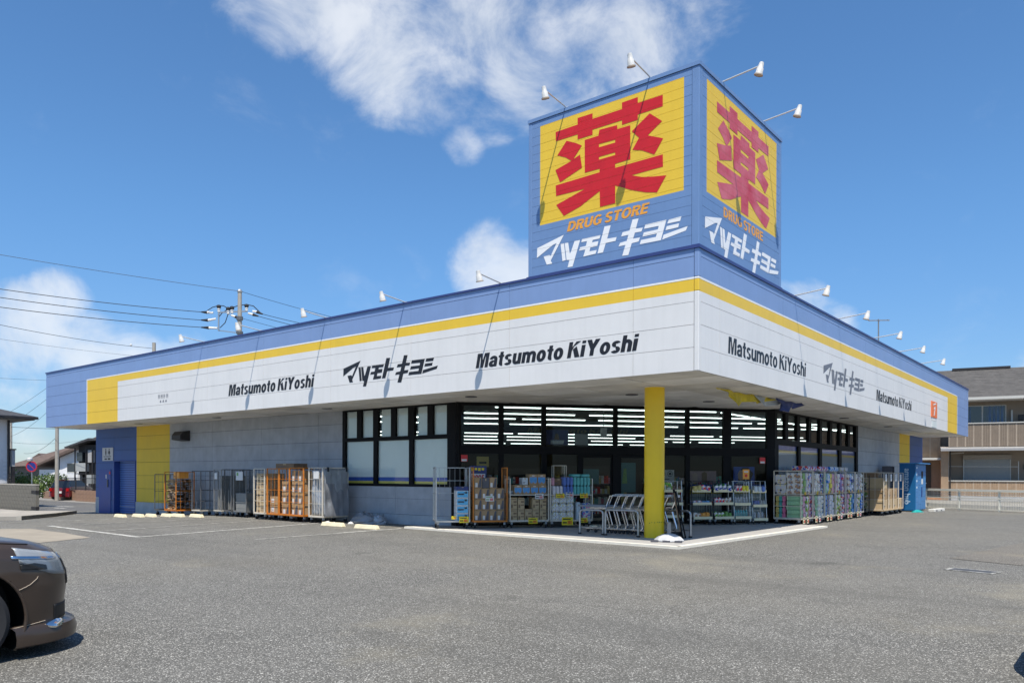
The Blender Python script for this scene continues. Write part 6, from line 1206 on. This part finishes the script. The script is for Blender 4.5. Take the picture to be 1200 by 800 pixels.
MB().box(-.22, .22, -.03, .05, .50, .66).build('number_plate', 'plate', rc); m = MB(); [m.bar((x-.1, y, .3), (x+.1, y, .3), .6, 0, 14) for x in (-.72, .72) for y in (.65, 3.0)]; m.build('wheel', 'rubber', rc)

# utility poles and wires
PGp = 'concrete utility poles'
def pole(px, D, pytop, r0, label, z0=GF, r1=None):
    p = at(px, pytop, D); t = thing('utility_pole', label, 'utility pole', (p.x, p.y, z0), YAW, PGp); m = MB(); m.lathe([(r0, 0), (r1 or r0*.62, p.z-z0), (0, p.z-z0+.01)], 14); m.build('shaft', 'pole_concrete', t, smooth=True); return t, p.z-z0
pole(67, 60, 470, .15, 'grey concrete utility pole behind the left end of the fascia', r1=.12); pole(180.5, 60, 401.5, .15, 'concrete pole stub showing over the roof left of the floodlights', 0, .13); pole(13, 70, 492, .13, 'thin distant utility pole right of the white house', r1=.09)
tp, H_ = pole(281, 50, 341, .22, 'concrete utility pole with insulators rising behind the shop roof', 0, .125)
s_ = 50/911.47
def L2(px, py): return ((px-281)*s_, 0, 1.5+(556.87+(px-600)*ROLL-py)*s_)
m = MB(); m.bar(L2(257, 366), L2(290, 364.5), .09); m.bar((L2(257, 366)[0], -.1, L2(257, 366)[2]-.02), (L2(257, 388)[0], -.1, L2(257, 388)[2]), .08); m.bar(L2(256, 387), L2(283, 390.5), .06); m.bar(L2(266, 366), L2(281, 376), .05); m.build('crossarm', 'galvanised', tp)
m = MB(); m.lathe([(.15, H_-.1), (.17, H_-.02), (.1, H_+.1), (.0, H_+.12)], 10); m.build('cap', 'galvanised', tp); m = MB(); m.lathe([(.205, L2(281, 375)[2]), (.21, L2(281, 371)[2])], 12).lathe([(.215, L2(281, 391)[2]), (.22, L2(281, 388.5)[2])], 12); m.build('band', 'dark_steel', tp)
for px, py in ((256.5, 362), (267.5, 364.5), (272, 363.5), (289, 361)):
    x, _, z = L2(px, py); i_ = MB().lathe([(.05, -.22), (.10, -.15), (.07, -.10), (.11, -.03), (.08, .05)], 10, (x, 0, z)).build('insulator', 'insulator', tp); MB().lathe([(.10, .05), (.15, .12), (.12, .24), (.0, .28)], 10, (x, 0, z)).build('insulator_cap', 'cable_black', i_)
for a, b, c in (((236, 365.5), (243, 366), (250, 366.5)), ((236, 375), (244, 375.2), (253, 373.5)), ((236, 383.5), (245, 384), (255, 384.5)), ((308, 368), (301, 365.5), (296, 364.5)), ((303, 370.5), (296.5, 368.5), (291, 367)), ((279, 372.5), (276, 371), (271, 369.5))):
    m = MB(); m.bar(L2(*a), L2(*b), .08, 0, 8, .2); i_ = m.build('strain_sleeve', 'cable_black', tp); MB().bar(L2(*b), L2(*c), .16, 0, 8, .12).build('strain_insulator', 'insulator', i_)
def arc(pts, w, name='jumper', parent=tp):
    out = []; 
    for i in range(len(pts)-1):
        for k in range(4): out.append(Vector(pts[i]).lerp(Vector(pts[i+1]), k/4))
    out.append(Vector(pts[-1])); MB().path(out, w, 0, 6).build(name, 'cable_black', parent)
for pts in (((243, 364), (249, 360), (256.5, 358)), ((256.5, 358), (262, 358.3), (267.5, 361.5)), ((289, 356.8), (297, 358.5), (305, 366)), ((272, 360.5), (280, 357.8), (289, 356.8)), ((258, 384), (264, 378), (268, 366)), ((267.5, 362), (260, 367), (257, 371))): arc([L2(*q) for q in pts], .055)
WG = 'overhead wires'
def wire(a, b, Da, Db, sag, r, label, n=16):
    A = at(*a, Da); B = at(*b, Db); m = MB(); pts = [A.lerp(B, i/n)-Vector((0, 0, sag*4*(i/n)*(1-i/n))) for i in range(n+1)]; m.path(pts, r, 0, 5); tag(m.build('overhead_wire', 'cable_black'), label, 'wire', WG)
wire((236, 365.5), (-60, 329.5), 50, 42, .15, .042, 'uppermost of the three black cables left of the insulator pole'); wire((236, 375), (-60, 339.5), 50, 42, .15, .042, 'middle one of the three black cables left of the insulator pole'); wire((236, 383.5), (-60, 351.5), 50, 42, .15, .042, 'lowest of the three black cables left of the insulator pole')
wire((280, 341), (-60, 288), 50, 44, .1, .028, 'thin wire high above the cables, to the top of the insulator pole'); wire((281, 341), (430, 381), 50, 58, .1, .028, 'thin wire running right from the top of the insulator pole'); wire((308, 368), (420, 391), 50, 58, .1, .035, 'cable running right from the insulator pole, upper of two'); wire((303, 370.5), (420, 397), 50, 58, .1, .035, 'cable running right from the insulator pole, lower of two'); wire((284, 373), (420, 405), 50, 58, .1, .025, 'thin wire right of the pole below the two cables')
wire((-40, 372), (178, 408), 44, 60, .2, .03, 'thin wire with a small ball left of the pole stub'); wire((-40, 391), (170, 418), 44, 60, .1, .016, 'faint wire below the ball wire'); wire((-40, 440), (95, 446), 60, 70, .1, .02, 'faint level wire meeting the left end of the fascia')
wire((54, 455), (-40, 506), 58, 62, .3, .02, 'wire sloping down left from the fascia end, upper'); wire((54, 468), (-40, 525), 58, 64, .3, .022, 'wire sloping down left from the fascia end, lower'); wire((60, 478), (10, 512), 60, 70, .3, .022, 'black cable from the concrete pole towards the distant pole'); wire((12, 500), (110, 503), 70, 66, .05, .035, 'level wire just below the fascia at the far left'); wire((12, 518), (110, 513), 70, 68, .3, .02, 'thin level wire above the brown roofs'); wire((66, 512), (28, 531), 60, 74, .4, .028, 'thick cable sagging left from the concrete pole')
bl = at(153.5, 404, 58); tag(MB().lathe([(0, -.09), (.07, -.06), (.09, 0), (.07, .06), (0, .09)], 10).build('wire_ball', 'insulator', None, bl, smooth=True), 'small pale ball marker hanging on the wire left of the pole stub', 'marker')

# ------------------------------------------------------------------ brown car at the left edge, nose towards the shop
car = thing('parked_car', 'glossy dark brown saloon car with its nose in at the left edge of the picture', 'car', (-1.14, -11.40, 0), 0)
HW, LEN = .915, 4.86
def plan(e, q, n=56):
    """half outline from the middle of the nose round the corner and down the side to the middle of the tail: (x, y), y = 0 at the nose"""
    pts = []
    for i in range(n+1):
        s = i/n
        if s < .30:
            a = s/.30*math.pi/2; x = (HW-q)*math.sin(a)**.62; y = -.74*(1-max(0, math.cos(a))**.80)
            pts.append((x, y-e*(1-s/.30)**.5))
        elif s < .82:
            f = (s-.30)/.52; y = -.74-(LEN-.74-.62)*f; pts.append((HW-q-.012*math.sin(f*math.pi)*0, y))
        else:
            a = (s-.82)/.18*math.pi/2; pts.append(((HW-q)*max(0, math.cos(a))**.55, -(LEN-.62)-(.62-e)*max(0, math.sin(a))**.75))
    return pts
def rise(y): return .13*min(1, max(0, -y)/1.25)
RING = [(.12, .06, .085, 0), (.17, .01, .045, 0), (.27, .015, .03, 0), (.42, .02, .010, .1), (.57, .0, .0, .35), (.66, .015, .0, .7), (.76, .06, .012, .9), (.835, .14, .045, 1.), (.875, .25, .09, 1.05)]
WYF, WYR, AR = -.94, -3.80, .435
def lev(v):
    k = min(len(RING)-2, int(v)); f = v-k; A = RING[k]; B = RING[k+1]; z0, e, q, rr = [A[i]+(B[i]-A[i])*f for i in range(4)]
    return [(x, y, z0+rise(y)*rr) for x, y in plan(e, q, 200)]
rows = [lev(i/6) for i in range(6*(len(RING)-1)+1)]
for z0, e, q, rr in [(.893, .36, .17, 1.04), (.905, .50, .30, 1.03), (.914, .72, .45, 1.02), (.920, .95, .62, 1.0)]: rows.append([(x, y, z0+rise(y)*rr) for x, y in plan(e, q, 200)])
def mirror(rows): return [list(r)+[(-x, y, z) for x, y, z in reversed(r)] for r in rows]
m = MB(); R_ = mirror(rows); m.grid(R_, 0, True); m.f.append(tuple(len(m.v)-len(R_[0])+i for i in range(len(R_[0])))); m.m.append(0)
def in_arch(f):
    c = sum((Vector(m.v[i]) for i in f), Vector())/len(f)
    return abs(c.x) > .6 and any(math.hypot(c.y-y, c.z-.335) < AR for y in (WYF, WYR))
keep = [i for i, f in enumerate(m.f) if len(f) > 4 or not in_arch(f)]; m.f = [m.f[i] for i in keep]; m.m = [0]*len(m.f)
body = m.build('body', 'car_brown', car, smooth=True)
for y in (WYF, WYR):
    for s in (-1, 1): MB().grid([[(s*x, y+AR*1.03*math.cos(a), .335+AR*1.03*math.sin(a)) for a in [R(-35+250*i/36) for i in range(37)]] for x in (.50, .885)]).poly([(s*.50, y+AR*1.03*math.cos(a), .335+AR*1.03*math.sin(a)) for a in [R(-35+250*i/36) for i in range(37)]]).build('arch_liner', 'car_black', car)
# arch lips, bumper seam, lower lip with fog lamp
for y in (WYF, WYR):
    for s in (-1, 1): MB().path([(s*(.893+.014*max(0, math.sin(a))), y+AR*math.cos(a), .335+AR*math.sin(a)) for a in [R(-24+228*i/34) for i in range(35)]], .024, 0, 8).build('arch_lip', 'car_brown', car, smooth=True)
def side_pt(s, z, d=.0):
    """point on the body skin: s along the outline, z height at the nose"""
    ks = [r[0] for r in RING]; k = max(0, min(len(ks)-2, sum(1 for a in ks if a <= z)-1)); f = (z-ks[k])/(ks[k+1]-ks[k])
    A = RING[k]; B = RING[k+1]; e = A[1]+(B[1]-A[1])*f; q = A[2]+(B[2]-A[2])*f; rr = A[3]+(B[3]-A[3])*f; P = plan(e-d, q-d, 400)[int(round(s*400))]
    return (P[0], P[1], z+rise(P[1])*rr)
def patch(s0, s1, zf0, zf1, d, mt, nm, parent=car, n=16, k=6, both=True):
    for sg in ((1, -1) if both else (1,)):
        rows = []
        for j in range(k+1):
            row = []
            for i in range(n+1): s = s0+(s1-s0)*i/n; a = zf0(i/n); b = zf1(i/n); p = side_pt(s, a+(b-a)*j/k, d); row.append((sg*p[0], p[1], p[2]))
            rows.append(row)
        o = MB().grid(rows).build(nm, mt, parent, smooth=True); so_ = o.modifiers.new('s', 'SOLIDIFY'); so_.thickness = .008; so_.offset = -1
    return o
patch(.125, .262, lambda t: .635+.03*t+.15*max(0, t-.45)**1.3, lambda t: .81+.035*t, .004, 'lamp_inner', 'headlight')
patch(.125, .262, lambda t: .635+.03*t+.15*max(0, t-.45)**1.3, lambda t: .81+.035*t, .012, 'lamp_lens', 'headlight_lens')
patch(.20, .262, lambda t: .685, lambda t: .735-.03*abs(t-.5), .0075, 'car_black', 'lamp_insert'); patch(.15, .275, lambda t: .765, lambda t: .785, .0078, 'chrome', 'lamp_trim')
patch(.02, .115, lambda t: .55, lambda t: .77, .006, 'car_black', 'grille'); patch(.0, .12, lambda t: .765, lambda t: .80, .010, 'chrome', 'grille_trim')
patch(.0, .175, lambda t: .275, lambda t: .40, .004, 'car_black', 'air_intake'); 
# lower lip standing proud of the bumper
def lip(e, q, z, n=40): return [(x, y, z) for x, y in plan(e, q, 400)[:int(.278*400)+1:3]]
rows = [lip(-.02, .02, .09), lip(-.09, .0, .105), lip(-.10, -.006, .17), lip(-.075, .002, .235), lip(.01, .012, .262), lip(.12, .06, .268)]
m = MB(); RR = mirror(rows); m.grid([list(reversed(r[:len(rows[0])]))[::-1] for r in RR]); m.grid([[(-x, y, z) for x, y, z in r] for r in rows]); m.build('front_lip', 'car_brown', car, smooth=True)
for sg in (1, -1):
    P = Vector(plan(-.05, .0, 400)[70]); o = MB().lathe([(.0, .035), (.05, .030), (.085, .015), (.10, .0), (.095, -.02)], 24).build('fog_lamp', 'chrome', car, smooth=True)
    o.location = (sg*(P.x-.03), P.y-.03, .252); o.scale = (1.35, .62, .9); o.rotation_euler = (R(-24), 0, sg*R(-46))
m = MB(); pts = []
for i in range(15):
    f = i/14; s = .352-.0*f; 
    pts.append(side_pt(.228+.040*f-.006*math.sin(f*3.1), .635-.085*f, .003))
m.path(pts, .0045, 0, 5); m.path([(-x, y, z) for x, y, z in pts], .0045, 0, 5); m.build('bumper_seam', 'siding_line', car)
m = MB(); m.path([side_pt(.205+.006*i, .285-.002*i, .006) for i in range(13)], .0045, 0, 5); m.build('lip_seam', 'siding_line', car)
m = MB()
for sg in (1, -1):
    q = [(sg*x, y, z+.004) for x, y, z in lev(7.85) if -1.45 < y < -.44]; m.path(q[::2], .007, 0, 5)
m.build('hood_seam', 'car_black', car)
# cabin
def cab(y, z, w): return [(-w, y, z), (-w*.92, y, z+.0), (w*.92, y, z), (w, y, z)]
rows = [[(-.80, -1.42, .95), (.80, -1.42, .95)], [(-.62, -2.05, 1.40), (.62, -2.05, 1.40)], [(-.60, -2.7, 1.465), (.60, -2.7, 1.465)], [(-.62, -3.35, 1.42), (.62, -3.35, 1.42)], [(-.78, -4.15, 1.02), (.78, -4.15, 1.02)]]
m = MB(); m.grid(rows)
base_ = [(-.84, -1.42, .93), (-.85, -2.05, .95), (-.85, -2.7, .96), (-.85, -3.35, .97), (-.80, -4.15, .97)]
for sg in (1, -1):
    m.grid([[(sg*abs(r[1][0]), r[1][1], r[1][2]) for r in rows], [(-sg*x, y, z) for x, y, z in base_]])
m.build('window', 'car_glass', car, smooth=True)
m = MB(); m.grid([[(x*1.02, y, z+.012) for x, y, z in ((-.62, -2.02, 1.40), (-.3, -2.02, 1.43), (.3, -2.02, 1.43), (.62, -2.02, 1.40))], [(x, y, z+.012) for x, y, z in ((-.61, -2.7, 1.465), (-.3, -2.7, 1.50), (.3, -2.7, 1.50), (.61, -2.7, 1.465))], [(x, y, z+.012) for x, y, z in ((-.62, -3.38, 1.42), (-.3, -3.38, 1.45), (.3, -3.38, 1.45), (.62, -3.38, 1.42))]]); m.build('roof', 'car_brown', car, smooth=True)
m = MB()
for sg in (-1, 1):
    m.bar((sg*.815, -1.40, .94), (sg*.625, -2.05, 1.405), .06, 0, 6); m.bar((sg*.62, -3.37, 1.425), (sg*.79, -4.17, 1.02), .09, 0, 6); m.bar((sg*.855, -2.75, .95), (sg*.60, -2.72, 1.47), .05, 0, 6); m.path([(sg*.625, -2.05, 1.405), (sg*.60, -2.7, 1.47), (sg*.62, -3.37, 1.425)], .05, 0, 6)
m.build('pillar', 'car_brown', car, smooth=True)
for sg in (-1, 1): MB().lathe([(0, -.07), (.07, -.05), (.095, .0), (.08, .06), (0, .08)], 14, (sg*1.0, -1.85, 1.02), 0, (0, 1, 0)).build('mirror', 'car_brown', car, smooth=True)
for y in (WYF, WYR):
    for sg in (-1, 1):
        w_ = thing('wheel', '', '', (sg*.80, y, .33), 0); del w_['label']; del w_['category']; w_.parent = car
        MB().lathe([(.215, -.10), (.29, -.11), (.325, -.085), (.333, -.04), (.333, .04), (.325, .085), (.29, .11), (.215, .10), (.215, -.10)], 48, (0, 0, 0), 0, (1, 0, 0), False).build('tyre', 'rubber', w_, smooth=True)
        m = MB(); m.lathe([(.218, -.09), (.222, .085), (.20, .09), (.19, .03), (.06, .03), (.05, .07), (0, .075)], 32, (0, 0, 0), 0, (sg, 0, 0))
        for k in range(5): a = k*1.2566; m.bar((sg*.06, .03*math.cos(a), .03*math.sin(a)), (sg*.07, .205*math.cos(a), .205*math.sin(a)), .05, 0, 4)
        m.build('rim', 'alloy', w_, smooth=True)
pm = MB().box(-.17, .17, -.012, .0, .0, .165).build('number_plate', 'plate', car, (0, .012, .41)); MB().box(-.60, .60, -4.1, -.5, .16, .24).build('underbody', 'car_black', car)
for sg in (-1, 1): MB().box(sg*.7-.12, sg*.7+.12, -4.84, -4.72, .78, .92).build('tail_light', 'lens_red', car)
again(car, (6.21, -6.95, 0), R(90), 'dark brown saloon car standing just beyond the right edge, only its shadow in view')
